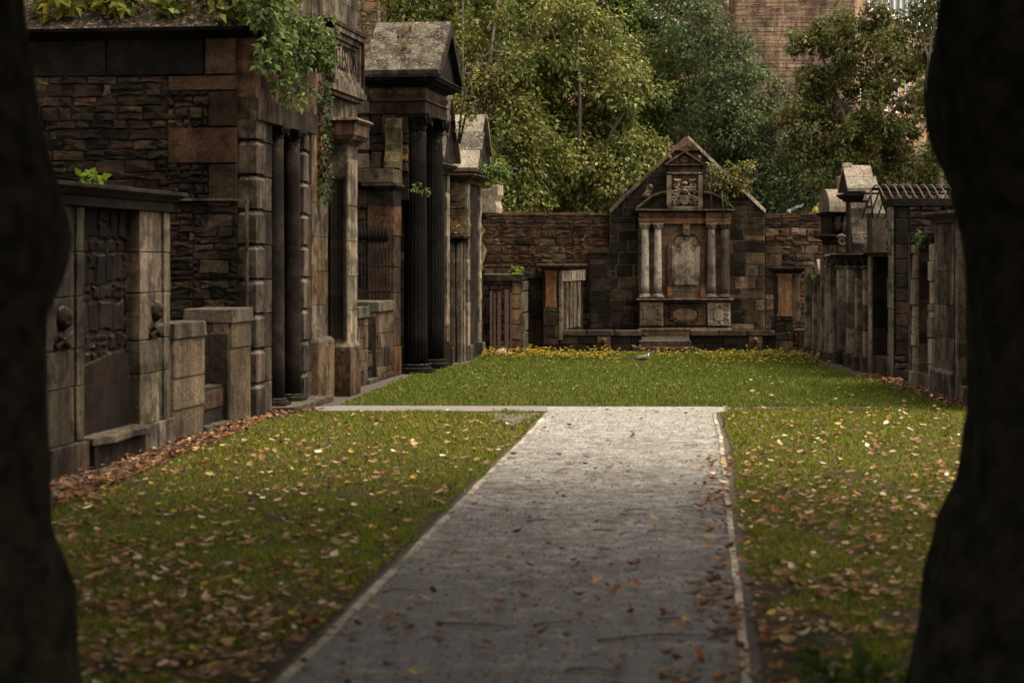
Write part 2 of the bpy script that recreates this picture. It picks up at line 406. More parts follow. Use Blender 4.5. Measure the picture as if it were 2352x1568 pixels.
def clump_leaves(cents, rads, per, size, pal, droop=.5, flat=.8, name='crown', parent=None, loc=None, var=.3):
    """leaf-sized faces spread through many small clumps"""
    Ps, Ds, Ns, Ls, Cs = [], [], [], [], []
    for c, r in zip(cents, rads):
        n = max(6, int(per*NR.uniform(.7, 1.3)))
        d = NR.normal(size=(n, 3)); d /= np.linalg.norm(d, axis=1, keepdims=True)
        rad = r*NR.uniform(.35, 1.0, n)**.6*(1+NR.normal(0, .18, n))
        p = np.array(c)+d*rad[:, None]*np.array([1, 1, flat])
        out = d+NR.normal(0, .5, (n, 3)); out[:, 2] -= droop
        nm = NR.normal(0, .55, (n, 3)); nm[:, 2] += .9; nm += d*.5
        Ps.append(p); Ds.append(out); Ns.append(nm); Ls.append(size*NR.uniform(.6, 1.3, n))
        pc = pal_cols(n, pal, var); k = NR.uniform(.75, 1.25)
        hue = np.array([1+NR.uniform(-.12, .12), 1, 1+NR.uniform(-.1, .1)])
        Cs.append(pc*k*hue)
    P, D, N_, L, Cc = map(np.concatenate, (Ps, Ds, Ns, Ls, Cs))
    V = leaf_quads(P, D, N_, L, L*NR.uniform(.45, .75, len(L)))
    return np_mesh(name, V, 4, np.clip(Cc, .003, .9), 'leaf', parent, None, loc)

# ---- pixel -> place: Z is the distance in metres along the view axis
def PX(x, Z): return (x-CX)*Z/FPX
def PZ(y, Z): return CH+(HY-y)*Z/FPX
def G(x, y): Z = FPX*CH/(y-HY); return (PX(x, Z), Z)

# ================================================================== GROUND
def sheet(name, poly, z, mat, kind='structure', sub=None):
    mb = MB(); mb.face([(x, y, z) for x, y in poly], GY); o = mb.build(name, mat); o['kind'] = kind; return o
sheet('ground', [(-600, -60), (600, -60), (600, 1200), (-600, 1200)], 0, 'soil')
PL = [(-2.75, -6), (-2.4, 0), (-1.29, 11.2), (-.908, 15.03), (-.287, 21.5), (.166, 26.1), (.56, 30.5)]
PR = [(-.25, -6), (.1, 0), (1.32, 11.2), (1.69, 15.03), (2.30, 21.5), (2.74, 26.1), (3.09, 30.5)]
def interp(pl, y): return float(np.interp(y, [p[1] for p in pl], [p[0] for p in pl]))
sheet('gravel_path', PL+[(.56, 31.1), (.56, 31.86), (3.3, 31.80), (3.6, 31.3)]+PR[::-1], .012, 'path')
sheet('cross_path', [(.56, 30.88), (.56, 31.95), (-2.75, 32.05), (-3.6, 31.4), (-3.5, 30.95)], .010, 'cross')
sheet('worn_gravel_patch', [(-.45, 30.4), (.42, 30.45), (.1, 28.6), (-.02, 28.2), (-.25, 29.0)], .018, 'grit')
LB = [(-4.6, -4), (-4.5, 8), (-4.4, 18.6), (-4.15, 21.9), (-3.95, 25), (-3.62, 29), (-3.3, 30.4), (-3.0, 30.85)]
LAWNS = {'left': LB+[(-.5, 30.85), (.5, 30.8)]+[(x-.10, y) for x, y in PL[::-1]],
         'right': [(x+.10, y) for x, y in PR]+[(3.3, 31.3), (7.25, 31.95), (7.2, 28), (7.2, 16), (7.2, -6)],
         'far': [(-2.80, 32.1), (3.3, 31.95), (7.25, 32.0), (7.15, 36.6), (6.9, 41), (6.85, 46.7), (6.8, 50.0), (.3, 50.15), (-.45, 49.4), (-.94, 45.2), (-2.0, 40.4)]}
for k, p in LAWNS.items(): sheet('lawn', p, .006, 'lawn')
def in_poly(x, y, poly):
    c = np.zeros(len(x), bool); n = len(poly)
    for i in range(n):
        (x0, y0), (x1, y1) = poly[i], poly[(i+1) % n]
        cond = ((y0 > y) != (y1 > y)) & (x < (x1-x0)*(y-y0)/(y1-y0+1e-12)+x0); c ^= cond
    return c
def vnoise(x, y, s, seed=0):
    r = np.random.RandomState(seed); g = r.rand(64, 64)
    fx, fy = x/s, y/s; ix, iy = np.floor(fx).astype(int), np.floor(fy).astype(int); tx, ty = fx-ix, fy-iy
    tx = tx*tx*(3-2*tx); ty = ty*ty*(3-2*ty)
    q = lambda a, b: g[a % 64, b % 64]
    return (q(ix, iy)*(1-tx)+q(ix+1, iy)*tx)*(1-ty)+(q(ix, iy+1)*(1-tx)+q(ix+1, iy+1)*tx)*ty
def grass():
    n = 620000
    y = 7.5+43*NR.rand(n)**1.15; hw = y*.30+.6
    x = NR.uniform(-1, 1, n)*np.minimum(hw, 8.2)
    keep = np.zeros(n, bool); far = np.zeros(n, bool)
    jx = (vnoise(x, y, .35, 31)-.5)*.16+(vnoise(x, y, .09, 32)-.5)*.08; jy = (vnoise(x, y, .5, 33)-.5)*.3
    for k, p in LAWNS.items():
        m = in_poly(x+jx, y+jy, p); keep |= m
        if k == 'far': far |= m
    nz = vnoise(x, y, .55, 3)*.6+vnoise(x, y, .17, 4)*.4
    bare = (y < 12.8)*(.12)+((x > 0) & (y < 14.5) & (x < 3.0))*.15
    pl = np.interp(y, [q[1] for q in PL], [q[0] for q in PL]); pr = np.interp(y, [q[1] for q in PR], [q[0] for q in PR])
    dp = np.where(x < pl, pl-x, x-pr); bare = bare+np.clip(1-dp/.55, 0, 1)*np.clip((16.5-y)/4, 0, 1)*.55
    keep &= (nz > .22+bare*(1-.0)) | far
    x, y, nz, far = x[keep], y[keep], nz[keep], far[keep]; n = len(x)
    edge = (y > 45.8) & ((x < 1.6) | (x > 4.4))
    h = NR.uniform(.02, .055, n)*(.6+.9*vnoise(x, y, .4, 12))*np.where(edge, 1.5, 1)*np.where(y < 31, 1.0, 1.1)
    a = NR.uniform(0, 6.283, n); wd = (.004+y*.00022)*NR.uniform(.7, 1.3, n)
    lean = NR.normal(0, .45, (n, 2))*h[:, None]
    z0 = np.full(n, .004)
    p0 = np.stack([x-np.cos(a)*wd, y-np.sin(a)*wd, z0], 1); p1 = np.stack([x+np.cos(a)*wd, y+np.sin(a)*wd, z0], 1)
    p2 = np.stack([x+lean[:, 0], y+lean[:, 1], h], 1)
    V = np.stack([p0, p1, p2], 1).reshape(-1, 3)
    base = np.array([.155, .170, .015]); yel = np.array([.25, .205, .035]); dk = np.array([.07, .085, .009])
    pn = (.55*vnoise(x, y, 2.3, 9)+.45*vnoise(x, y, .6, 10))[:, None]; t = np.clip((pn-.35)*2, 0, 1)
    col = base*(1-t)+np.where(NR.rand(n, 1) < .6, yel, base)*t
    col = np.where(NR.rand(n, 1) < .3, dk, col)
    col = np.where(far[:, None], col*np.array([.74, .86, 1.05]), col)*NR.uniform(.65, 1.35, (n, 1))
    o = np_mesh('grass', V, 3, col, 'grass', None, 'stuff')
    tag(o, 'short green turf with fallen leaves lying on it', 'grass')
grass()
def grit():
    n = 26000; y = 10+21*NR.rand(n)**1.2; pl = np.interp(y, [p[1] for p in PL], [p[0] for p in PL]); pr = np.interp(y, [p[1] for p in PR], [p[0] for p in PR])
    x = pl+(pr-pl)*NR.rand(n); P = np.stack([x, y, np.full(n, .012)], 1)
    D = NR.normal(0, 1, (n, 3)); D[:, 2] = np.abs(D[:, 2])*.6; N_ = NR.normal(0, 1, (n, 3)); L = (.006+.014*NR.rand(n)**3)
    V = leaf_quads(P, D, N_, L, L*.9, .1); V[:, 2] = np.maximum(V[:, 2], .0125)
    col = pal_cols(n, [((.03, .024, .018), 5), ((.09, .07, .05), 4), ((.30, .27, .22), 2), ((.16, .09, .05), 1)], .3)
    o = np_mesh('gravel_chips', V, 4, col, 'dead', None, 'stuff'); tag(o, 'loose grit and crumbs of bark strewn on the gravel path', 'gravel')
grit()
# thin kerb edging along the gravel path
def edging(pl, side, label):
    mb = MB(); ys = list(np.arange(2, 30.4, .6))+[30.4]
    for i in range(len(ys)-1):
        y0, y1 = ys[i], ys[i+1]-(.004 if i % 3 == 2 else 0)
        x0, x1 = interp(pl, y0)+R.uniform(-.008, .008), interp(pl, y1)+R.uniform(-.008, .008)
        wd = .030; h = .03+R.uniform(-.006, .006)
        mb.grid([[(x0-wd, y0, 0), (x0+wd, y0, 0), (x0+wd*.85, y0, h), (x0-wd*.85, y0, h)], [(x1-wd, y1, 0), (x1+wd, y1, 0), (x1+wd*.85, y1, h), (x1-wd*.85, y1, h)]], jc((.31,.285,.25), .25), True, False)
    o = mb.build('path_edging', 'pale'); tag(o, label, 'kerb')
edging(PL, -1, 'pale stone edging strip along the left side of the gravel path')
edging(PR, 1, 'pale stone edging strip along the right side of the gravel path')

# ================================================================== LEFT ROW of tombs
UL = (.1387, .9903)
FL = Fr((-7.95, 0), UL, (.9903, -.1387))
def aF(x, b=0):
    k = (x-CX)/FPX; return (FL.O[0]+.9903*b+.1387*k*b)/(.9903*k-.1387)
def bF(x, a):
    k = (x-CX)/FPX; return (k*.9903*a-FL.O[0]-.1387*a)/(.9903+.1387*k)
def zF(y, a, b=0): return CH+(HY-y)*(.9903*a-.1387*b)/FPX
def end_pt(a): return lambda s, t, d: FL(a-d, s, t)           # face turned to the camera
def front_pt(b): return lambda s, t, d: FL(s, b+d, t)          # face turned to the lawn
COR = [(.05, .02, .05), (.05, .05, .12), (.07, .14, .16), (.03, .16, .13)]

# ---- skull tomb
def skull_tomb():
    a0, a1 = aF(108), aF(394); r0, r1 = aF(197), aF(322)
    t = thing('wall_tomb', FL(a0, 0, 0), 'low grey wall tomb with carved skulls on its pilasters and a rough stone step', 'tomb')
    zt = 2.97
    mb = MB(); mb.box(FL, a0, a1, -1.1, -.20, 0, zt, DK)
    masonry(mb, front_pt(-.20), r0-.1, r1+.1, .3, zt, (.14, .4), (.2, .5), .03, .012, .03, .03, [((.012, .008, .0055), 2), ((.022, .014, .009), 1)], .006)  # back stones coloured near-black to give the shade of a deep recess
    mb.prism(front_pt(-.18), [(r0+.02, .3), (r1-.02, .3), (r1-.02, .95), (r1-.25, 1.22), (r1-.55, 1.26), (r0+.25, 1.15), (r0+.05, .9)], 0, .07, (.020, .013, .009))
    mb.build('back_wall', 'black', t)
    for (p0, p1, cc) in ((a0, r0, (.055, .046, .036)), (r1, a1, (.105, .09, .072))):
        mb = MB(); z = 0; hs = [.34, .62, .42, .58, .5, .51]
        for i, h in enumerate(hs):
            c = jc(cc, .18)
            if i == 0: mb.box(FL, p0, p1, -.20, .05, z, z+h-.008, c)
            else:
                mb.box(FL, p0, p0+(p1-p0)*.60, -.20, 0, z, z+h-.008, c)
                mb.box(FL, p0+(p1-p0)*.63, p1-.30*(p1-p0)+.1, -.20, -.04, z, z+h-.008, jc(cc, .2))
                mb.box(FL, p0+(p1-p0)*.80, p1, -.20, -.015, z, z+h-.008, jc(cc, .2))
            z += h
        o = mb.build('pilaster', 'ashlar', t, .012)
        mb = MB(); am = p0+(p1-p0)*(.34 if p0 == a0 else .42)
        skull(mb, FL(am, .01, 1.72), .135, FL.B+(0,), jc(DK, .1))
        q = FL(am, .02, 1.5)
        for sg in (-1, 1): mb.tube([FL(am-.2*sg, .02, 1.42), FL(am+.2*sg, .05, 1.56)], [.035, .03], 6, jc(DK, .1))
        mb.build('skull', 'carved', o)
    mb = MB(); mb.box(FL, a0, a1, -1.1, .03, zt, zt+.12, jc(DK)); mb.build('frieze', 'black', t, .01)
    mb = MB(); mb.cornice(FL, a0, a1, -1.1, .03, zt+.12, [(.04, .03, .07), (.04, .07, .14), (.05, .15, .15)], DK); mb.build('cornice', 'stone', t, .008)
    mb = MB(); pts = [(r0+.01, -.19), (r1-.01, -.19), (r1+.02, .10), (r1-.3, .24), (r1-.7, .16), (r0+.4, .22), (r0-.02, .10)]
    mb.prism(lambda s, q, d: FL(s, q, d), pts, .27, .36, jc(GY)); mb.box(FL, r0+.02, r0+.6, -.19, .10, 0, .27, jc(DK)); mb.box(FL, r0+.61, r1-.02, -.19, .08, 0, .27, jc(DK))
    mb.build('step_slab', 'stone', t, .015)
skull_tomb()

# ---- low enclosure walls with a gap
def low_enclosure(x0, xg0, xg1, x1, h1, h2, label, pal, dep1=.35, dep2=.66, sill=.6, crs=(.22, .45), bws=(.3, .75), wm='stone'):
    a0, g0, g1, a1 = aF(x0)+.02, aF(xg0), aF(xg1), aF(x1)-.02
    t = thing('enclosure_wall', FL(a0, 0, 0), label, 'wall')
    for (p0, p1, h, dp) in ((a0, g0, h1, dep1), (g1, a1, h2, dep2)):
        mb = MB(); mb.box(FL, p0, p1, -dp, -.03, 0, h-.2, MORT)
        masonry(mb, front_pt(-.03), p0, p1, .02, h-.2, crs, bws, .03, .008, .012, .012, pal, .006)
        masonry(mb, lambda s, q, d, p0=p0: FL(p0-d, s, q), -dp, -.03, .02, h-.2, (.22, .45), (.2, .4), .02, .008, .01, .012, pal)
        mb.build('wall', wm, t)
        mb = MB(); n = 2 if p1-p0 > 1.2 else 1
        for i in range(n):
            q0, q1 = p0+(p1-p0)*i/n, p0+(p1-p0)*(i+1)/n-.01
            mb.frust(FL, q0-.03*(i == 0), q1, -dp-.04, .04, h-.2, h, .0, -.012, jc(GY, .12))
        mb.build('coping', 'stone', t, .012)
    mb = MB(); mb.box(FL, g0+.02, g1-.02, -.3, -.10, 0, sill, jc(DK, .2)); mb.box(FL, g0+.12, g1-.12, -.10, -.075, sill*.5, sill-.06, jc(BR, .2))
    mb.box(FL, g0, g1, -.35, .03, 0, .09, jc(GY)); mb.build('sill_slab', 'stone', t, .01)
    mb = MB()
    for q in (g0, g1-.07): mb.box(FL, q, q+.07, -.3, -.02, 0, min(h1, h2)-.22, jc(DK))
    mb.build('jamb', 'black', t, .008)
low_enclosure(396, 470, 530, 578, 1.54, 1.66, 'low stone enclosure wall with a gap beside the skull tomb', [((.10, .078, .055), 4), ((.075, .058, .042), 3)], crs=(.6, 1.2), bws=(2, 3), wm='pitted')
low_enclosure(820, 846, 868, 905, 1.47, 1.54, 'low stone enclosure wall with mossy coping in front of the iron railing', [(TAN, 3), (BR, 3), (GY, 2)])

# ---- tall rubble-sided mausoleum
def rubble_mausoleum():
    a0, a1 = aF(580), aF(716); zt = zF(62, a0)
    t = thing('mausoleum', FL(a0, 0, 0), 'tall black mausoleum with a rubble end wall, rusticated pilasters and paired columns', 'mausoleum')
    bl = -5.2
    mb = MB(); mb.box(FL, a0, a1, bl, -.22, 0, zt-.25, (.05, .04, .03))
    zf0, zf1 = zF(172, a0), zF(86, a0)
    masonry(mb, end_pt(a0), bl, -.9, 0, zf0, (.07, .23), (.12, .55), .03, .006, .02, .018, [(BLK, 3), (DK, 5), (BR, 2.4), (TAN, .3)], .018)
    # long and short quoins at the corner
    z = 0; i = 0
    while z < zf0-.05:
        h = min(.54, zf0-z)
        if z+h < zF(425, a0):
            masonry(mb, end_pt(a0), -.9, -.23, z, z+h, (.08, .2), (.12, .5), .03, .006, .02, .018, [(BLK, 3), (DK, 5), (BR, 2)], .016); z += h; i += 1; continue
        w0 = -1.28 if i % 2 == 1 else -.66
        c = jc((.10, .060, .038), .1) if i % 2 == 1 else jc((.05, .032, .02), .2)
        block(mb, end_pt(a0), [(w0, z+.01), (-.23, z+.01), (-.23, z+h-.01), (w0, z+h-.01)], .05, .015, c)
        if w0 > -1: masonry(mb, end_pt(a0), -1.3, w0, z, z+h, (.08, .18), (.12, .3), .05, .008, .02, .02, P_DARK, .02)
        z += h; i += 1
    masonry(mb, end_pt(a0), bl, -.72, zf0, zf1, (zf1-zf0, zf1-zf0+.01), (1.1, 1.5), .05, .012, 0, .015, [(BLK, 4), ((.022, .018, .014), 3)]); block(mb, end_pt(a0), [(-.71, zf0+.01), (-.23, zf0+.01), (-.23, zf1-.01), (-.71, zf1-.01)], .05, .015, (.10, .066, .042))
    mb.build('wall', 'rubble', t)
    # raised outline of a blocked opening on the end wall
    mb = MB(); zt2, zb2 = zF(456, a0), 1.0; bl2, br2 = bF(398, a0), bF(579, a0)
    mb.box(FL, a0-.085, a0-.03, bl2, -.05, zt2-.03, zt2, jc(GY)); mb.box(FL, a0-.085, a0-.03, -.085, -.05, zb2, zt2-.03, jc(GY))
    mb.build('blocked_opening_frame', 'stone', t)
    for (p0, p1) in ((a0, aF(625)), (aF(690), a1)):
        mb = MB(); z = 0; h = .515; i = 0
        mb.box(FL, p0+.03, p1-.03, -.22, -.06, 0, 4.4, DK)
        while z < 4.3:
            g = .0 if i % 2 else .05
            mb.frust(FL, p0, p0+(p1-p0)*.45, -.22, .06, z+.03, z+h-.07, 0, 0, jc((.075, .062, .05), .2)); mb.frust(FL, p0, p0+(p1-p0)*.45, -.22, .06, z+h-.07, z+h-.01, 0, -.045, jc((.12, .105, .085), .1))
            mb.frust(FL, p0+(p1-p0)*.55, p1, -.22, .0, z+.01, z+h-.008, 0, -.004, jc(DK if i % 3 else (.07, .058, .046), .2))
            z += h; i += 1
        mb.build('rusticated_pilaster', 'ashlar', t, .006)
    for x in (641, 679):
        mb = MB(); column(mb, FL, aF(x)+.02, -.06, .1, 4.42, .14, (.03, .024, .018), 'ionic'); mb.build('column', 'black', t)
    mb = MB(); masonry(mb, front_pt(-.22), aF(626), aF(690), 0, 4.4, (.4, .52), (.4, .8), .02, .006, 0, .01, P_BLACK); mb.build('recess_wall', 'black', t)
    mb = MB(); mb.box(FL, a0, a1, -.5, .10, 4.42, 4.75, jc(DK)); mb.box(FL, a0, a1, -.5, .06, 4.75, zf1, jc(BR, .2)); mb.build('entablature', 'ashlar', t, .01)
    mb = MB(); mb.cornice(FL, a0, a1, bl, .06, zf1, [(.05, .02, .06), (.04, .07, .18), (.06, .22, .24)], BLK); mb.build('cornice', 'black', t, .008)
    # pitched roof of stone slabs behind the cornice
    mb = MB(); ze = zt-.02
    pr = lambda s, q, d: FL(a0+.1+s, d, q)
    mb.prism(pr, [(0, ze), (a1-a0-.2, ze), ((a1-a0)*.5, ze+1.3)], bl, -.6, jc(BR, .1)); mb.build('roof', 'stone', t)
    for i, (x, q) in enumerate(((0, 0),)):
        mb = MB(); mb.box(FL, aF(628)-.1, a1+.1, -.1, .35, 0, .10, jc(GY)); mb.build('base_slab', 'stone', t, .01)
rubble_mausoleum()

# ---- tall tomb with inscription
def text_mesh(s, size, pt, col, name, parent, mat='black', depth=.012, sx=1.0):
    cu = bpy.data.curves.new('lettering', 'FONT'); cu.body = s; cu.size = size; cu.extrude = depth; cu.align_x = 'CENTER'; cu.align_y = 'CENTER'; cu.resolution_u = 3
    to = bpy.data.objects.new('lettering', cu); C.objects.link(to)
    dg = bpy.context.evaluated_depsgraph_get(); me = bpy.data.meshes.new_from_object(to.evaluated_get(dg))
    mb = MB()
    for p in me.polygons: mb.face([pt(me.vertices[i].co.x*sx, me.vertices[i].co.y, me.vertices[i].co.z) for i in p.vertices], col)
    bpy.data.objects.remove(to); bpy.data.curves.remove(cu); bpy.data.meshes.remove(me)
    return mb.build(name, mat, parent)
def inscribed_tomb():
    a0, a1 = aF(718)+.03, aF(823)
    t = thing('mausoleum', FL(a0, 0, 0), 'tall grey ashlar mausoleum with an inscribed name panel high on its front', 'mausoleum')
    H = 8.0
    mb = MB(); mb.box(FL, a0+.03, a1-.03, -2.2, -.03, 0, H, GY)
    def pf(s, q):
        if s < a0+.8: return [(TAN, 3), (OR, 1.6), (GY, 2), (LG, 1)]
        return [(GY, 4), (LG, 1), ((.10, .08, .065), 2)]
    masonry(mb, front_pt(-.03), a0, a1, 1.0, H, (.55, .62), (.75, .95), .012, .004, 0, .006, palf=pf)
    masonry(mb, end_pt(a0+.03), -2.2, -.03, 0, H, (.55, .62), (.5, .8), .03, .005, 0, .008, P_GREY)
    mb.build('wall', 'ashlar', t)
    mb = MB(); mb.box(FL, a0-.02, aF(757)-.02, -.1, .10, 0, .98, jc(TAN)); mb.frust(FL, a0-.02, aF(757)-.02, -.1, .10, .98, 1.04, 0, -.05, jc(GY)); mb.build('plinth', 'stone', t, .01)
    # projecting lower bay
    q0 = aF(757); bb = bF(797, q0); q1 = aF(819, bb); zc = zF(330, q0, bb)
    mb = MB(); mb.box(FL, q0, q1, 0, bb, 0, zc, GY)
    masonry(mb, front_pt(bb), q0+.02, q1, .9, zc-.25, (.55, .62), (2, 2.5), .02, .005, 0, .008, [(LG, 3), (GY, 2)])
    mb.box(FL, q0-.06, q1+.03, -.02, bb+.07, 0, .85, jc(BR)); mb.frust(FL, q0-.06, q1+.03, 0, bb+.07, .85, .92, 0, -.05, jc(GY))
    o = mb.build('projecting_bay', 'ashlar', t, .006)
    mb = MB(); zt, zb = zF(405, q0), 1.0
    for k, (m, dd) in enumerate(((.0, .05), (.045, .035), (.085, .02))):
        mb.box(FL, q0-dd, q0+.01, .02+m, .06+m, zb, zt-m, jc(DK)); mb.box(FL, q0-dd, q0+.01, bb-.05-m, bb-.01-m, zb, zt-m, jc(DK)); mb.box(FL, q0-dd, q0+.01, .06+m, bb-.05-m, zt-.04-m, zt-m, jc(BR))
    mb.box(FL, q0-.012, q0+.01, .12, bb-.12, zb, zt-.12, BLK); mb.build('blind_panel', 'black', o)
    mb = MB(); zz = mb.cornice(FL, q0, q1+.1, 0, bb, zc-.02, [(.05, .01, .05), (.04, .06, .09), (.07, .12, .15), (.20, .17, .17), (.05, .18, .24), (.05, .25, .20)], (.10, .07, .05)); mb.build('cornice', 'ashlar', t, .006)
    # inscription panel
    p0, p1 = aF(748), aF(820); zt, zb = zF(72, (p0+p1)/2), zF(206, (p0+p1)/2)
    am, zm = (p0+p1)/2, (zt+zb)/2; hw, hh = (p1-p0)/2, (zt-zb)/2
    fr = MB()
    for (m0, m1, d) in ((0, .10, .15), (.10, .2, .10), (.2, .27, .05)):
        for sg in (-1, 1):
            fr.box(FL, am+sg*(hw-m0), am+sg*(hw-m1), -.03, d, zm-hh+m0, zm+hh-m0, jc(DK if m0 == 0 else GY, .1))
            fr.box(FL, am-hw+m1, am+hw-m1, -.03, d-.002, zm+sg*(hh-m0) if sg < 0 else zm+hh-m1, zm-hh+m1 if sg < 0 else zm+hh-m0, jc(GY, .1))
    fr.box(FL, p0-.15, p1+.1, -.03, .17, zm+hh, zm+hh+.07, jc(DK)); fr.box(FL, p0-.15, p1+.12, -.03, .16, zm-hh-.10, zm-hh, jc(GY)); fr.box(FL, p0-.1, p1+.05, -.03, .10, zm-hh-.17, zm-hh-.10, jc(GY))
    f = fr.build('panel_frame', 'ashlar', t, .005)
    mb = MB(); mb.box(FL, am-hw+.27, am+hw-.27, -.03, .02, zm-hh+.27, zm+hh-.27, jc(LG, .05)); pn = mb.build('name_panel', 'ashlar', t)
    text_mesh('ECCLESTON', .62, lambda x, y, z: FL(am+.02+x*.62, .022+z, zm+y*1.0), BLK, 'lettering', pn)
    mb = MB(); mb.cornice(FL, a0, a1, -2.2, 0, H, COR, GY); mb.build('top_cornice', 'ashlar', t)
inscribed_tomb()

# ---- temple-fronted mausoleum with fluted columns
def temple():
    ae = aF(906); t = thing('mausoleum', FL(ae, 0, 0), 'temple fronted mausoleum with black fluted columns and a steep mossy stone roof', 'mausoleum')
    zl1, zl0 = zF(388, ae), zF(420, ae)
    mb = MB(); bl = -2.6
    mb.box(FL, ae, ae+.9, bl, -.06, 0, zl0-.15, DK)
    masonry(mb, end_pt(ae), bl, -.55, 0, zl0-.15, (.22, .5), (.3, .75), .04, .008, .02, .02, [(RED, 3), (BR, 3), (DK, 3), (OR, .8)], .015)
    masonry(mb, end_pt(ae), -.55, -.06, 0, zl0-.45, (.5, .75), (.8, .9), .05, .005, 0, .01, [(OR, 2), (BR, 2), (BLK, 1.5), (RED, 2)])
    mb.build('side_wall', 'stone', t)
    mb = MB()
    masonry(mb, front_pt(-.06), ae-.02, ae+.75, 0, zl0-.45, (.5, .75), (.8, .9), .05, .005, 0, .01, [(GY, 2), (BR, 3), (OR, 1)])
    mb.box(FL, ae-.03, ae+.8, -.56, -.02, zl0-.45, zl0-.16, jc(DK)); mb.cornice(FL, ae-.02, ae+.7, -.56, -.04, zl0-.16, [(.05, 0, .05), (.05, .06, .10), (.05, .1, .08)], DK)
    mb.build('corner_pier', 'stone', t)
    mb = MB(); mb.box(FL, ae-.03, ae+.95, bl, -.02, zl0, zl1, jc((.12, .105, .07), .1)); mb.build('lintel_slab', 'stone', t, .012)
    # upper wall
    au = ae+.95; zr = zF(262, au)
    mb = MB(); bl2, br2 = bF(853, au), .1
    mb.box(FL, au, au+2.3, bl2, br2, zl1-.6, zr, DK)
    masonry(mb, end_pt(au), bl2, br2, zl1, zr, (.28, .5), (.3, .55), .05, .008, .02, .02, [(BR, 3), (OR, 2), (DK, 2), (BLK, 1.5)], .015)
    mb.build('upper_wall', 'stone', t)
    mb = MB(); b0, b1 = bF(889, au), bF(926, au); zs0, zs1 = zF(395, au), zF(272, au)
    prof = [(0, zs1), (-.14, zs1-.02), (-.2, zs1-.2), (-.16, zs1-.5), (-.2, zs0+.4), (-.32, zs0+.2), (-.34, zs0+.06), (-.2, zs0), (0, zs0)]
    mb.prism(lambda s, q, d: FL(au+s-.04, d, q), prof, b0, b1, jc((.085, .072, .04), .1)); mb.build('scroll_bracket', 'stone', t, .015)
    # columns
    for x, aa in ((955, None), (0, au+2.25)):
        ac = aF(955, .2) if x else aa
        mb = MB(); column(mb, FL, ac, .2, .0, zr, .25, (.009, .008, .007), 'ionic', 60); mb.build('column', 'black', t)
    ac = aF(955, .2)
    # entablature
    z1 = zF(178, au)
    mb = MB(); mb.box(FL, au-.08, au+2.45, bl2-.02, .48, zr, zr+.26, jc(DK)); mb.frust(FL, au-.08, au+2.45, bl2-.02, .46, zr+.26, zr+.30, .05, .05, jc(BR))
    mb.frust(FL, au-.06, au+2.42, bl2, .44, zr+.30, zr+.42, .0, .07, jc((.13, .08, .05))); mb.frust(FL, au-.06, au+2.42, bl2, .44, zr+.42, zr+.54, .07, .0, jc(BR))
    mb.build('entablature', 'stone', t, .006)
    mb = MB(); mb.cornice(FL, au-.06, au+2.42, bl2, .44, zr+.54, [(.06, .02, .1), (.06, .16, .24), (.07, .28, .32), (.04, .34, .30)], BLK); mb.build('cornice', 'black', t, .006)
    ze = zr+.77
    # steep roof: ridge runs out to the lawn, gable faces the lawn
    al, ar, am = au-.38, au+2.65, au+1.13; zg = ze+1.15; bR0, bR1 = bl2-.12, .80
    mb = MB()
    for sg, aa in ((1, al), (-1, ar)):
        N = 3
        for i in range(N):
            q0, q1 = i/N, (i+1)/N-.004
            A0, A1 = aa+(am-aa)*q0, aa+(am-aa)*q1; Z0, Z1 = ze+(zg-ze)*q0, ze+(zg-ze)*q1
            th = .10; nb = 1 if i else 2
            for k in range(nb):
                B0 = bR0+(bR1-bR0)*(k/nb) ; B1 = bR0+(bR1-bR0)*((k+1)/nb)-.006
                mb.grid([[FL(A0, B0, Z0), FL(A0, B1, Z0), FL(A1, B1, Z1), FL(A1, B0, Z1)], [FL(A0-.03*sg, B0, Z0+th), FL(A0-.03*sg, B1, Z0+th), FL(A1-.03*sg, B1, Z1+th), FL(A1-.03*sg, B0, Z1+th)]], jc((.15, .13, .105), .12), True, False)
    mb.build('roof', 'stone', t, .008)
    mb = MB(); mb.prism(lambda s, q, d: FL(s, d, q), [(al+.1, ze), (ar-.1, ze), (am, zg-.06)], bR0+.1, bR1-.12, BLK)
    mb.prism(lambda s, q, d: FL(s, d, q), [(al+.0, ze), (al+.25, ze), (am, zg-.2), (am, zg)], bR1-.12, bR1+.02, DK); mb.prism(lambda s, q, d: FL(s, d, q), [(ar, ze), (am, zg), (am, zg-.2), (ar-.25, ze)], bR1-.12, bR1+.02, DK)
    mb.build('pediment', 'black', t)
    # stepped coping at the back
    mb = MB(); z = zF(385, au)
    for i in range(5):
        b1 = bl2-.05-.02*i; mb.frust(FL, au+.1+i*.12, au+1.2, b1-.75, b1, z, z+.30, 0, -.02, jc(GY, .2)); mb.box(FL, au+.22+i*.12, au+1.2, b1-.7, b1-.05, z+.30, z+.38, BLK); z += .385
    mb.build('stepped_coping', 'pale', t, .01)
    mb = MB(); mb.box(FL, au, au+2.3, bl2-1.8, bl2, 0, zF(385, au), DK); mb.build('rear_wall', 'black', t)
temple()
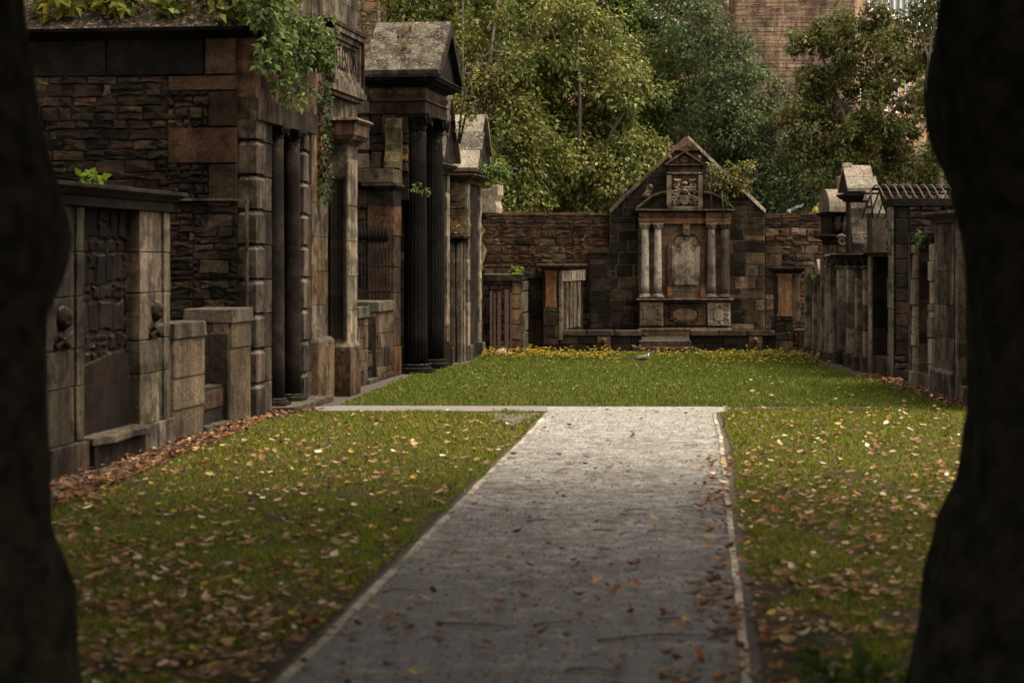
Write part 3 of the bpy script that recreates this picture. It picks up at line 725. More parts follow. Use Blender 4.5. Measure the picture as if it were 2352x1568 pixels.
# iron railing behind the low wall
def railing():
    a = aF(905)-.28; b0, b1 = bF(822, a), bF(888, a)
    t = thing('iron_railing', FL(a, b0, 0), 'black iron railing with leaf finials behind the low mossy wall', 'railing')
    z1 = zF(556, a); mb = MB(); n = 9
    for z in (.35, z1):
        mb = MB(); mb.box(FL, a-.012, a+.012, b0, b1, z-.02, z+.02); mb.build('rail', 'iron', t)
    for i in range(n):
        b = b0+(b1-b0)*i/(n-1); mb = MB()
        mb.tube([FL(a, b, .02), FL(a, b, z1+.03)], .014, 6)
        mb.lathe(FL, a, b, [(.012, z1+.02), (.05, z1+.09), (.055, z1+.15), (.03, z1+.24), (.004, z1+.32)], 8)
        mb.build('baluster', 'iron', t)
railing()

# ---- generic little gabled tomb (left row): ridge runs out towards the lawn
def gabled(F, a0, a1, b0, b1, ze, zg, name, label, wallpal, roofcol, rb0, rb1, fmat='ashlar', over=.12, pil=True):
    t = thing(name, F(a0, b1, 0), label, 'tomb')
    mb = MB(); mb.box(F, a0, a1, b0, b1-.05, 0, ze-.25, DK)
    masonry(mb, lambda s, q, d: F(a0-d, s, q), b0, b1-.05, 0, ze-.25, (.28, .45), (.3, .6), .03, .006, .008, .012, wallpal, .004)
    mb.build('wall', 'stone', t)
    if pil:
        wd = min(.34, (a1-a0)*.25)
        for q in (a0, a1-wd):
            mb = MB(); z = .35
            mb.box(F, q-.03, q+wd+.03, b1-.2, b1+.08, 0, .35, jc(GY))
            while z < ze-.3:
                h = min(.5, ze-.27-z); mb.box(F, q, q+wd, b1-.2, b1, z, z+h-.006, pick(wallpal if F is None else P_PALE)); z += h
            mb.build('pilaster', fmat, t, .008)
        mb = MB(); mb.box(F, a0+wd+.02, a1-wd-.02, b1-.2, b1-.12, .3, ze-.6, jc(DK)); mb.box(F, a0+wd+.1, a1-wd-.1, b1-.12, b1-.08, .6, ze-.9, jc(BR)); mb.build('panel', 'stone', t, .01)
    mb = MB(); mb.cornice(F, a0, a1, b0, b1, ze-.27, [(.08, 0, .02), (.05, .03, .08), (.06, .11, .15), (.05, .17, .15)], BR); mb.build('cornice', 'stone', t, .006)
    am = (a0+a1)/2; al, ar = a0-over-.05, a1+over+.05
    mb = MB()
    for sg, aa in ((1, al), (-1, ar)):
        N = 3
        for i in range(N):
            q0, q1 = i/N, (i+1)/N-.006
            A0, A1 = aa+(am-aa)*q0, aa+(am-aa)*q1; Z0, Z1 = ze+(zg-ze)*q0, ze+(zg-ze)*q1; th = .09
            e = R.uniform(-.03, .03)
            mb.grid([[F(A0, rb0, Z0), F(A0, rb1+e, Z0), F(A1, rb1+e, Z1), F(A1, rb0, Z1)], [F(A0-.03*sg, rb0, Z0+th), F(A0-.03*sg, rb1+e, Z0+th), F(A1-.03*sg, rb1+e, Z1+th), F(A1-.03*sg, rb0, Z1+th)]], jc(roofcol if i != 1 else tuple(v*.55 for v in roofcol), .15), True, False)
    mb.build('roof', 'pale', t, .008)
    mb = MB(); mb.prism(lambda s, q, d: F(s, d, q), [(al+.06, ze), (ar-.06, ze), (am, zg-.04)], b0, rb1-.1, DK); mb.build('pediment', 'black', t)
    return t
gabled(FL, 44.0, 45.6, -1.5, .22, zF(372, 44.6), zF(228, 44.8), 'gabled_tomb', 'narrow grey gabled tomb squeezed between the black columns and the pale roofed tomb', P_GREY, GY, -1.2, .42)
t8 = gabled(FL, 46.6, 48.7, -.9, .47, zF(395, 46.6), zF(272, 47.7), 'gabled_tomb', 'gabled tomb with a pale lichened roof and cream pilasters', [(RED, 3), (BR, 3), (DK, 1), (TAN, 1)], (.19, .17, .14), -.6, .74)
def small_aedicule():
    a0, a1 = 45.75, 46.45; t = thing('wall_tomb', FL(a0, .3, 0), 'small flat topped wall tomb with weeds on its ledge below the pale gabled roof', 'tomb')
    zt = zF(538, a0); mb = MB(); mb.box(FL, a0+.02, a1, -.5, .2, 0, zt-.2, jc(DK)); mb.build('wall', 'black', t)
    for q in (.2, .36): 
        mb = MB(); mb.box(FL, a0, a0+.2, q, q+.10, 0, zt-.2, jc(GY)); mb.box(FL, a1-.15, a1, q, q+.08, 0, zt-.2, jc(LG)); mb.build('pilaster', 'ashlar', t, .008)
    mb = MB(); mb.box(FL, a0+.03, a1, .0, .34, 0, 1.1, jc(GY)); mb.build('bench', 'stone', t, .01); mb = MB(); mb.box(FL, a0+.03, a1, -.1, .30, 2.25, 2.32, jc(GY)); mb.build('shelf', 'stone', t, .01)
    mb = MB(); mb.cornice(FL, a0, a1, -.5, .42, zt-.2, [(.06, 0, .03), (.05, .05, .1), (.06, .12, .12)], DK); mb.build('cap_slab', 'stone', t, .008)
small_aedicule()
def broken_tomb():
    a0, a1 = 48.95, 50.5; t = thing('wall_tomb', FL(a0, .3, 0), 'narrow ruined tomb with a pale broken block on top beside the rubble wall', 'tomb')
    zb, zt = zF(490, a0), zF(424, a0)
    mb = MB(); mb.box(FL, a0, a1, -.6, .10, 0, zb-.2, jc(DK)); masonry(mb, end_pt(a0), -.6, .1, 0, zb-.2, (.3, .5), (.3, .5), .03, .006, .01, .012, P_DARK, .005); mb.build('wall', 'stone', t)
    mb = MB(); mb.cornice(FL, a0, a1, -.6, .2, zb-.2, [(.08, 0, .04), (.06, .06, .14), (.06, .16, .16)], DK); mb.build('cornice', 'black', t, .006)
    mb = MB(); b0, b1 = bF(1100, a0), bF(1144, a0)
    pp = [(b0-.2, zb), (b1-.04, zb), (b1-.02, zb+.14), (b1-.07, zb+.3), (b1, zb+.45), (b1, zt), (b1-.16, zt-.03), (b1-.17, zt-.1), (b0-.2, zt-.14)]
    mb.prism(end_pt(a0+.02), pp, -.9, .0, jc(PALE, .1)); mb.build('broken_block', 'pale', t, .02)
    mb = MB()
    column(mb, FL, a0+.35, .30, .0, 2.1, .12, jc(DK), 'ionic'); mb.build('column', 'black', t)
    mb = MB(); pt = lambda s, q, d: FL(a0+.2, s, q)
    pts = [pt(.28, zb-.2, 0), pt(.40, zb-.4, 0), pt(.30, zb-.65, 0), pt(.44, zb-.9, 0), pt(.34, 2.2, 0), pt(.42, 2.05, 0)]
    mb.tube(pts, [.06, .08, .07, .09, .07, .05], 7, jc(TAN)); mb.build('scroll', 'carved', t)
broken_tomb()
def headstone():
    X, Y = -1.42, 43.4; t = MB()
    F = Fr((X, Y), (1, .12), (.12, -1))
    t.prism(lambda s, q, d: F(s, d, q), [(-.14, -.02), (.13, -.02), (.13, .40), (.10, .44), (.12, .50), (.04, .56), (-.12, .57), (-.15, .52)], -.05, .05, jc(DK))
    o = t.build('headstone', 'black', None, .01, (X, Y, 0)); tag(o, 'small dark broken headstone leaning against the left row of tombs', 'headstone')
headstone()

# ---- corner tombs at the end of the left row
def corner_tombs():
    F = Fr((PX(1133, 48.8), 48.8), (1, 0), (0, -1)); X1 = PX(1197, 48.8)-F.O[0]
    t = thing('wall_tomb', (F.O[0], 48.8, 0), 'low flat topped tomb with buff quoins in the left far corner', 'tomb')
    zt = PZ(630, 48.8); mb = MB(); mb.box(F, -.5, X1, -2.5, 0, 0, zt-.17, DK)
    masonry(mb, lambda s, q, d: F(s, d, q), -.5, X1-.25, 0, zt-.17, (.12, .2), (.15, .35), .03, .006, .012, .014, P_BROWN, .01)
    masonry(mb, lambda s, q, d: F(s, d, q), X1-.25, X1, 0, zt-.17, (.36, .4), (.3, .4), .04, .006, 0, .012, [(TAN, 3), ((.2, .13, .085), 2)])
    masonry(mb, lambda s, q, d: F(X1+d+.07*s, -s, q), 0, 2.5, 0, zt-.17, (.4, .6), (.2, .35), .05, .02, 0, .012, P_PALE); mb.build('wall', 'stone', t)
    mb = MB(); mb.frust(F, -.55, X1+.05, -2.5, .07, zt-.17, zt, 0, .02, jc((.12, .115, .085))); mb.build('cap_slab', 'stone', t, .015)
    # rusty gate standing in front
    g = thing('iron_gate', (F.O[0], 48.6, 0), 'rusty flat bar iron gate in front of the low corner tomb', 'gate')
    for i, (x, wd) in enumerate(((1136, 5), (1147, 8), (1164, 9), (1174, 4), (1128, 5))):
        mb = MB(); Xb = PX(x, 48.6); hw = PX(CX+wd/2, 48.6); mb.box(W, Xb-hw, Xb+hw, 48.58, 48.6, .02, PZ(668+R.uniform(-3, 6), 48.6)); mb.build('bar', 'rust', g)
    mb = MB(); Xa, Xb = PX(1126, 48.6), PX(1176, 48.6); mb.box(W, Xa, Xb, 48.601, 48.62, 1.42, 1.46); mb.build('rail', 'rust', g); mb = MB(); mb.box(W, Xa, Xb, 48.601, 48.62, .3, .34); mb.build('rail', 'rust', g)
    # link wall
    Y = 51.0; X0, X2 = PX(1212, Y), PX(1248, Y)
    mb = MB(); mb.box(W, X0, X2, Y, Y+.5, 0, PZ(640, Y), BR)
    o = thing('linking_wall', (X0, Y, 0), 'short brown linking wall with a coping between the two corner tombs', 'wall')
    masonry(mb, lambda s, q, d: (s, Y-d, q), X0, X2, 0, PZ(640, Y), (.3, .5), (.3, .5), .03, .006, .01, .012, P_BROWN, .006); mb.build('wall', 'stone', o)
    mb = MB(); mb.box(W, X0-.03, X2+.03, Y-.08, Y+.5, PZ(640, Y), PZ(625, Y), jc((.11, .1, .07))); mb.build('coping', 'stone', o, .012)
    # orange pier with its long inscribed side wall
    Y = 50.3; X0, X1 = PX(1247, Y), PX(1284, Y)
    t = thing('wall_tomb', (X0, Y, 0), 'capped tomb pier with an orange panel and a long pale colonnaded side', 'tomb')
    zb, zt = PZ(706, Y), PZ(620, Y)
    mb = MB(); mb.box(W, X0, X1, Y+.03, Y+3.6, 0, zb, DK); masonry(mb, lambda s, q, d: (s, Y+.03-d, q), X0, X1, .0, zb, (.22, .36), (.2, .5), .035, .006, .008, .012, [(BR, 3), (DK, 2), (TAN, 1)], .004); mb.build('base', 'stone', t)
    mb = MB(); mb.box(W, X0, X1, Y+.02, Y+.5, zb, zt, BLK)
    xm = (X0+X1)/2
    mb.prism(lambda s, q, d: (xm+s, Y+.02-d, q), [(-.15, zb), (.14, zb), (.125, zb+.3), (.135, zt-.2), (.16, zt), (-.17, zt), (-.14, zt-.2), (-.135, zb+.3)], 0, .035, (.13, .066, .033)); mb.build('orange_panel', 'carved', t, .01)
    mb = MB(); dx = (PX(1342, 54)-X1)/3.7
    sd = lambda s, q, d: (X1+dx*s+d, Y+s-.2*d, q)
    mb.prism(lambda s, q, d: sd(s, q, d), [(.05, .3), (3.5, .3), (3.5, zt), (.05, zt)], -.3, 0, jc(DK))
    mb.build('side_wall', 'stone', t)
    for i in range(5):
        mb = MB(); s0 = .1+i*.6; mb.prism(sd, [(s0, .55), (s0+.36, .55), (s0+.36, zt-.32), (s0, zt-.32)], 0, .05, jc((.115, .098, .078) if i != 2 else (.07, .058, .046), .2)); mb.build('inscribed_slab', 'ashlar', t, .01)
    mb = MB(); mb.prism(sd, [(.02, zt-.3), (3.5, zt-.3), (3.5, zt-.02), (.02, zt-.02)], 0, .07, jc(LG)); mb.prism(sd, [(-.02, .3), (.06, .3), (.06, zt-.3), (-.02, zt-.3)], 0, .08, jc(LG)); mb.build('frame', 'ashlar', t, .01)
    mb = MB(); zz = zt
    for h, e in ((.04, .03), (.05, .08), (.05, .13)):
        mb.grid([[(X0-e, Y-e, zz), (X1+e, Y-e, zz), (X1+dx*3.4+e, Y+3.5, zz), (X0-e, Y+3.5, zz)], [(X0-e, Y-e, zz+h), (X1+e, Y-e, zz+h), (X1+dx*3.4+e, Y+3.5, zz+h), (X0-e, Y+3.5, zz+h)]], jc(BR), True, False); zz += h
    mb.build('cap_slab', 'stone', t, .008)
    # right hand pier
    X0, X1 = PX(1781, Y), PX(1822, Y); zb, zt = PZ(727, Y), PZ(628, Y)
    t = thing('wall_tomb', (X0, Y, 0), 'capped pier with an orange sandstone panel right of the great memorial', 'tomb')
    mb = MB(); mb.box(W, X0, X1, Y+.03, Y+.6, 0, zb, DK); masonry(mb, lambda s, q, d: (s, Y+.03-d, q), X0, X1, 0, zb, (.2, .3), (.2, .45), .035, .006, .008, .012, [(BR, 2), (DK, 2), (TAN, 2)], .004)
    masonry(mb, lambda s, q, d: (X0-d, Y+.1+s, q), 0, .5, 0, zb, (.2, .3), (.3, .5), .03, .006, .008, .012, P_DARK); mb.build('base', 'stone', t)
    mb = MB(); mb.box(W, X0+.03, X1, Y+.02, Y+.6, zb, zt, DK)
    mb.prism(lambda s, q, d: (s, Y+.02-d, q), [(X0+.03, zb), (X1-.02, zb), (X1-.05, zb+.15), (X1-.05, zt-.1), (X1-.01, zt), (X0, zt), (X0+.06, zt-.1), (X0+.07, zb+.15)], 0, .04, (.14, .08, .045)); mb.build('orange_panel', 'carved', t, .012)
    mb = MB(); mb.cornice(W, X0, X1+.18, Y, Y+.6, zt, [(.05, .0, .05), (.06, .06, .10), (.05, .12, .12)], DK); mb.build('cap_slab', 'stone', t, .008)
    mb = MB(); mb.prism(lambda s, q, d: (X1+.01+s, Y+.25-d, q), [(0, .75), (.20, .75), (.22, 1.2), (.18, 1.5), (.21, zt-.02), (0, zt-.02)], -.6, 0, jc(TAN)); mb.build('broken_jamb', 'stone', t, .015)
    mb = MB(); mb.box(W, X1+.01, X1+.42, Y+.05, Y+.9, 0, PZ(757, Y), DK); masonry(mb, lambda s, q, d: (s, Y+.05-d, q), X1+.01, X1+.42, 0, PZ(757, Y), (.12, .25), (.2, .4), .03, .006, .012, .014, P_BROWN, .008); mb.build('low_block', 'stone', t)
corner_tombs()

# ================================================================== boundary wall and lamp
def boundary():
    Y = 54.3; zt = PZ(494, Y)
    for (x0, x1, lab) in ((1040, 1402, 'reddish rubble boundary wall to the left of the gabled memorial'), (1757, 2330, 'reddish rubble boundary wall to the right of the gabled memorial')):
        X0, X1 = PX(x0, Y), PX(x1, Y)
        t = thing('boundary_wall', (X0, Y, 0), lab, 'wall')
        mb = MB(); mb.box(W, X0, X1, Y, Y+.6, 0, zt, (.10, .07, .05))
        masonry(mb, lambda s, q, d: (s, Y-d, q), X0, X1, 0, zt-.35, (.10, .26), (.14, .5), .035, .009, .028, .02, P_RED, .022)
        masonry(mb, lambda s, q, d: (s, Y-d, q), X0, X1, zt-.35, zt, (.07, .12), (.2, .6), .035, .006, .015, .015, [(DK, 3), (BR, 3), (RED, 1)], .015)
        mb.build('rubble', 'rubble', t)
        mb = MB(); x = X0
        while x < X1-.05:
            e = min(X1, x+R.uniform(.35, .7)); mb.frust(W, x, e-.006, Y-.05, Y+.6, zt, zt+.06+R.uniform(-.012, .012), .0, -.01, jc(BR, .25)); x = e
        mb.build('coping', 'stone', t)
boundary()
def lamp():
    Y = 57.5; X = PX(1812, Y); zt = PZ(476, Y); t = thing('street_lamp', (X, Y, 0), 'grey street lamp with a flat head showing over the boundary wall', 'street lamp')
    mb = MB(); mb.lathe(W, X, Y, [(.075, 0), (.07, zt-.3), (.07, zt-.08), (.06, zt-.06)], 12); mb.build('post', 'metal', t)
    mb = MB(); F = Fr((X, Y), (1, -.2), (.2, 1)); mb.grid([[F(0.04, -.03, zt-.12), F(.04, .03, zt-.12), F(.04, .03, zt-.04), F(.04, -.03, zt-.04)], [F(.12, -.05, zt-.09), F(.12, .05, zt-.09), F(.12, .05, zt+.0), F(.12, -.05, zt+.0)], [F(.36, -.08, zt+.03), F(.36, .08, zt+.03), F(.36, .08, zt+.09), F(.36, -.08, zt+.09)], [F(.42, -.06, zt+.05), F(.42, .06, zt+.05), F(.42, .06, zt+.09), F(.42, -.06, zt+.09)]], GY, True, False)
    h = mb.build('lamp_head', 'metal', t)
    mb = MB(); mb.box(F, .18, .36, -.07, .07, zt-.005, zt+.02); mb.build('lens', 'white', h)
lamp()

# ================================================================== THE GABLED MEMORIAL
YM = 54.0
FM = Fr((0, YM), (1, 0), (0, -1))
mX = lambda x: PX(x, YM); mZ = lambda y: PZ(y, YM)
def memorial():
    t = thing('memorial', (mX(1578), YM, 0), 'great gabled memorial with columns, crest and arched tablet at the end of the lawn', 'memorial')
    fp = lambda b: (lambda s, q, d: FM(s, b+d, q))
    xl, xr, xa = mX(1402), mX(1757), mX(1578); za, zs = mZ(318), mZ(488)
    mb = MB()
    mb.prism(fp(-.55), [(xl, 0), (xr, 0), (xr, zs), (xa, za), (xl, zs)], 0, .53, MORT)
    mb.box(FM, mX(1355), xl, -.5, -.04, 0, mZ(570), BR); mb.box(FM, xr, mX(1797), -.5, -.04, 0, mZ(565), BR)
    # clip lines of the two slopes: n.p <= c
    def hp(p, q):
        nx, ny = -(q[1]-p[1]), q[0]-p[0]; l = math.hypot(nx, ny); nx, ny = nx/l, ny/l
        return (nx, ny, nx*p[0]+ny*p[1])
    c1 = hp((xl, zs), (xa, za)); c2 = hp((xa, za), (xr, zs))
    def pf(s, q):
        if s > mX(1690) and q < mZ(590): return [(BLK, 2.2), (DK, 2), (TAN, 3), (BR, 2), (LG, 1.2)]
        return [(BLK, 5), (DK, 5), (BR, 1.4), (TAN, .2), (RED, .3)]
    masonry(mb, fp(-.02), xl, xr, 0, za, (.27, .37), (.35, .75), .03, .012, .008, .012, clips=(c1, c2), palf=pf)
    masonry(mb, fp(-.04), mX(1355), xl, 0, mZ(570), (.27, .37), (.3, .6), .03, .008, .006, .012, P_BLACK)
    masonry(mb, fp(-.04), xr, mX(1797), 0, mZ(565), (.27, .37), (.3, .6), .03, .008, .006, .012, palf=lambda s, q: [(BLK, 2), (DK, 2), (TAN, 1.5), (BR, 1.5)])
    mb.build('gable_wall', 'black', t)
    # sloping copings
    for sg, xe, col in ((-1, xl, TAN), (1, xr, PALE)):
        mb = MB(); n = 5
        for i in range(n):
            q0, q1 = i/n, (i+1)/n-.006
            x0, x1 = xe+(xa-xe)*q0, xe+(xa-xe)*q1; z0, z1 = zs+(za-zs)*q0, zs+(za-zs)*q1
            dz = .075
            mb.grid([[FM(x0, -.58, z0-.02), FM(x0, .06, z0-.02), FM(x1, .06, z1-.02), FM(x1, -.58, z1-.02)], [FM(x0+.02*sg, -.58, z0+dz), FM(x0+.02*sg, .06, z0+dz), FM(x1+.02*sg, .06, z1+dz), FM(x1+.02*sg, -.58, z1+dz)]], jc(col, .12), True, False)
        mb.build('coping', 'pale' if sg > 0 else 'stone', t, .006)
    mb = MB(); zz = mZ(346); mb.prism(fp(.0), [(xa-.36, zz), (xa+.36, zz), (xa, za+.03)], 0, .08, jc(TAN)); mb.prism(fp(.08), [(xa-.2, zz+.06), (xa+.2, zz+.06), (xa, za-.16)], 0, .02, jc(BR)); mb.build('apex_stone', 'stone', t, .01)
    # aedicule
    xL, xR = mX(1466), mX(1675)
    mb = MB(); mb.box(FM, xL, xR, 0, .12, 0, mZ(500), (.085, .062, .045)); mb.build('backing', 'carved', t)
    mb = MB(); mb.box(FM, xL-.02, xR+.02, 0, .40, mZ(812), mZ(760), jc(BR)); mb.cornice(FM, xL, xR, 0, .36, mZ(760), [(.05, .04, .05), (.05, .03, .0)], BR); mb.build('plinth', 'carved', t, .008)
    mb = MB(); z0 = mZ(748)
    for (x0, x1, c, d) in ((1468, 1521, LG, .36), (1523, 1620, BR, .26), (1622, 1675, LG, .36)):
        X0, X1 = mX(x0), mX(x1); mb.box(FM, X0, X1, .1, d, z0, mZ(694), jc(c, .08))
    mb.build('pedestal', 'carved', t, .008)
    # carved pedestal panels
    for (xc, c) in ((1494, GY), (1648, LG)):
        mb = MB(); X = mX(xc); zc = mZ(722); pt = fp(.37)
        for k in range(2):
            s = (-1, 1)[k]
            mb.box(FM, X+s*.27-.02, X+s*.27+.02, .36, .385, mZ(746), mZ(697), jc(c, .1)); mb.box(FM, X-.25, X+.25, .36, .385, (mZ(746), mZ(697)-.03)[k], (mZ(746)+.03, mZ(697))[k], jc(c, .1))
        mb.prism(pt, [(X+.14*math.cos(a), zc+.165*math.sin(a)) for a in np.linspace(0, 2*math.pi, 22)[:-1]], 0, .03, jc(c, .05))
        for s in (-1, 1):
            for (dx, dz, f) in ((.2, .17, 1), (.2, -.08, -1), (.2, -.22, 1), (.07, .22, -1), (.09, -.23, 1), (.22, .05, 1)):
                spiral(mb, pt, X+s*dx, zc+dz, .052, .018, 1.3, .015, f*s, jc(c, .1), R.uniform(0, 3), 14)
        mb.build('carved_cartouche', 'carved', t)
    mb = MB(); X = xa-.09; X = mX(1571); zc = mZ(721); pt = fp(.27)
    for k in range(2):
        s = (-1, 1)[k]; mb.box(FM, X+s*.53-.025, X+s*.53+.025, .25, .29, mZ(744), mZ(699), jc(BR, .1)); mb.box(FM, X-.5, X+.5, .25, .29, (mZ(744), mZ(699)-.03)[k], (mZ(744)+.03, mZ(699))[k], jc(BR, .1))
    mb.prism(pt, [(X+.33*math.cos(a), zc+.165*math.sin(a)) for a in np.linspace(0, 2*math.pi, 30)[:-1]], 0, .025, jc(TAN, .05))
    for k in range(30):
        a = 2*math.pi*k/30; q = Vector((X+.40*math.cos(a), 0, zc+.215*math.sin(a)))
        spiral(mb, pt, q.x, q.z, .045, .02, 1.1, .015, 1 if k % 2 else -1, jc(BR, .15), a, 10)
    mb.build('leaf_wreath_panel', 'carved', t)
    # skulls and bones on the plinth
    mb = MB(); skull(mb, FM(mX(1480), .46, mZ(772)), .11, (0, -1, 0), jc(DK)); mb.build('skull', 'carved', t)
    mb = MB(); X = mX(1601); zc = mZ(771)
    for s in (-1, 1):
        mb.tube([FM(X-.16, .42, zc-s*.09), FM(X+.16, .43, zc+s*.09)], [.022, .022], 6, jc(BR))
        for e in (-1, 1): mb.ell(FM(X+e*.16, .425, zc+e*s*.09), (.03, .03, .03), jc(BR), 8, 6)
    mb.build('crossbones', 'carved', t)
    mb = MB(); mb.cornice(FM, xL, xR, .08, .38, mZ(694), [(.04, 0, .02), (.04, .03, .07), (.03, .08, .05)], (.06, .045, .033)); mb.build('shelf', 'carved', t, .005)
    zcb, zct = mZ(682), mZ(514)
    for x, c in ((1480, (.17, .155, .14)), (1509, (.19, .172, .155)), (1632, (.14, .125, .11)), (1661, (.055, .045, .036))):
        mb = MB(); column(mb, FM, mX(x), .27, zcb, zct, .112, jc(c, .06), 'corinthian'); mb.build('column', 'carved', t)
    # entablature, broken forward over the columns
    mb = MB()
    for (x0, x1, d) in ((1466, 1522, .40), (1522, 1618, .24), (1618, 1675, .40)):
        X0, X1 = mX(x0)+.004, mX(x1)-.004
        for k in range(3): mb.box(FM, X0-.01*k, X1+.01*k, .1, d+.012*k, mZ(514)+k*.045, mZ(514)+(k+1)*.045-.004, jc((.13, .07, .045), .1))
        mb.box(FM, X0, X1, .1, d, mZ(502), mZ(490), jc(BR)); mb.cornice(FM, X0, X1, .1, d, mZ(490), [(.03, .0, .03), (.04, .05, .10), (.03, .11, .09)], DK)
    mb.build('entablature', 'carved', t, .005)
    mb = MB(); pt = fp(.245)
    for k in range(12):
        spiral(mb, pt, mX(1535+k*7), mZ(496), .045, .016, 1.2, .008, (-1)**k, jc(BR), k, 12)
    mb.build('frieze_carving', 'carved', t)
    # arch, tablet
    X = mX(1574.5); zc = mZ(572); ro = .50; ri = .395
    arc = [(X+ro*math.cos(a), zc+ro*math.sin(a)) for a in np.linspace(0, math.pi, 25)]
    mb = MB(); zb = mZ(668)
    for i in range(24):
        a0, a1 = math.pi*i/24, math.pi*(i+1)/24
        for (r0, r1, d) in ((ri, ri+.045, .17), (ri+.045, ro, .2)):
            mb.prism(fp(.1), [(X+r0*math.cos(a0), zc+r0*math.sin(a0)), (X+r1*math.cos(a0), zc+r1*math.sin(a0)), (X+r1*math.cos(a1), zc+r1*math.sin(a1)), (X+r0*math.cos(a1), zc+r0*math.sin(a1))], 0, d-.1, jc(BR, .08))
    for s in (-1, 1):
        mb.box(FM, X+s*ri, X+s*ro, .1, .2, zb, zc, jc(BR)); mb.box(FM, X+s*(ri-.01), X+s*(ro+.02), .1, .24, mZ(683), mZ(660), jc(OR, .15))
    mb.box(FM, X-.09, X+.09, .1, .3, zc+ri-.02, mZ(516), jc(BR)); mb.ell(FM(X, .27, zc+ro+.05), (.06, .05, .07), jc(BR), 12, 8)
    mb.build('arch', 'carved', t, .006)
    mb = MB(); mb.prism(fp(.1), [(X-ri, zb)]+[(X+ri*math.cos(a), zc+ri*math.sin(a)) for a in np.linspace(math.pi, 0, 21)]+[(X+ri, zb)], .0, .03, (.12, .104, .086)); mb.build('niche_back', 'carved', t)
    mb = MB(); tw = .385; zt0, zt1 = mZ(655), mZ(553)
    sh = [(X-tw, zt0+.08), (X-tw+.08, zt0), (X+tw-.08, zt0), (X+tw, zt0+.08), (X+tw, zt1-.15), (X+tw-.15, zt1-.18), (X+.16, zt1-.1), (X+.06, zt1), (X-.06, zt1), (X-.16, zt1-.1), (X-tw+.15, zt1-.18), (X-tw, zt1-.15)]
    mb.prism(fp(.13), sh, 0, .05, (.17, .15, .125)); mb.prism(fp(.18), [(X+(x-X)*.9, zc-.45+(z-zc+.45)*.95) for x, z in sh], 0, .012, (.20, .175, .15)); tb = mb.build('tablet', 'carved', t, .006)
    mb = MB(); pt = fp(.19)
    for s in (-1, 1):
        pass
    mb.ell(FM(X, .17, zt1+.05), (.045, .05, .055), (.15, .13, .11), 14, 10); 
    mb.build('head_carving', 'carved', tb)
    for s in (-1, 1):
        mb = MB(); spiral(mb, pt, X+s*.35, zt0+.16, .06, .022, 1.4, 0, s, jc(GY), 1, 16); mb.build('scroll_carving', 'carved', tb)
        mb = MB(); spiral(mb, pt, X+s*.22, zt1-.2, .10, .02, 1.2, 0, s, jc(GY), 1, 16); mb.build('scroll_carving', 'carved', tb)
    for s in (-1, 1): mb = MB(); mb.prism(fp(.13), [(X+s*.05, zt1+.0), (X+s*.12, zt1+.10), (X+s*.24, zt1+.10), (X+s*.31, zt1-.02), (X+s*.26, zt1-.12), (X+s*.14, zt1-.06)][::s], 0, .035, (.14, .122, .1)); mb.build('wing_carving', 'carved', tb)
    # crest stage
    zc0, zc1 = mZ(481), mZ(404); X = mX(1571)
    mb = MB(); mb.box(FM, X-.49, X+.49, 0, .2, zc0, zc1+.12, DK)
    for s in (-1, 1): mb.box(FM, X+s*.36, X+s*.49, .2, .27, zc0+.08, zc1, jc(GY))
    mb.box(FM, X-.47, X+.47, .2, .28, zc0, zc0+.08, jc(GY)); mb.build('crest_frame', 'carved', t, .01)
    mb = MB(); pt = fp(.21); zs0 = zc0+.12
    shd = [(-.12, .26), (.12, .26), (.125, .1), (.09, .03), (0, 0), (-.09, .03), (-.125, .1)]
    mb.prism(pt, [(X+x, zs0+z) for x, z in shd], 0, .06, jc(GY)); mb.prism(pt, [(X-.10, zs0+.24), (X-.06, zs0+.24), (X, zs0+.15), (X+.06, zs0+.24), (X+.10, zs0+.24), (X, zs0+.10)], .06, .075, jc(GY))
    for dx, dz in ((-.05, .09), (.05, .09), (0, .2)): mb.ell(FM(X+dx, .285, zs0+dz), (.018, .015, .018), jc(GY), 8, 6)
    mb.ell(FM(X, .27, zs0+.36), (.085, .08, .09), jc(GY), 14, 9); mb.ell(FM(X, .33, zs0+.35), (.05, .04, .02), BLK, 10, 6); mb.ell(FM(X, .25, zs0+.58), (.08, .05, .05), jc(TAN), 12, 8)
    mb.tube([FM(X-.1, .25, zs0+.47), FM(X+.1, .25, zs0+.47)], .03, 8, jc(GY))
    for s in (-1, 1):
        for i, (dx, dz, r, f, tl) in enumerate(((.16, .42, .07, 1, (.05, .45)), (.27, .34, .075, -1, (.12, .42)), (.2, .22, .07, 1, (.1, .35)), (.28, .16, .07, -1, (.14, .25)), (.18, .06, .06, 1, (.1, .14)), (.27, .02, .05, -1, (.2, .1)), (.25, .52, .08, 1, (.12, .5)), (.16, .62, .05, -1, (.26, .62)))):
            spiral(mb, pt, X+s*dx, zs0+dz, r, .03, 1.25, .02, f*s, jc(GY if i % 3 else TAN, .2), R.uniform(0, 3), 16, (X+s*tl[0], zs0+tl[1]))
        mb.tube([FM(X+s*.1, .24, zs0+.68), FM(X+s*.2, .26, zs0+.65), FM(X+s*.3, .25, zs0+.69)], [.02, .035, .02], 7, jc(TAN if s < 0 else GY))
    mb.build('coat_of_arms', 'carved', t)
    mb = MB(); zc2 = mZ(404); mb.cornice(FM, X-.43, X+.43, 0, .2, zc2, [(.05, .02, .05), (.04, .06, .02)], DK); mb.box(FM, X-.42, X+.42, 0, .17, zc2+.09, mZ(383), jc(DK))
    mb.cornice(FM, X-.46, X+.46, 0, .18, mZ(383), [(.03, .02, .06), (.03, .08, .07)], DK)
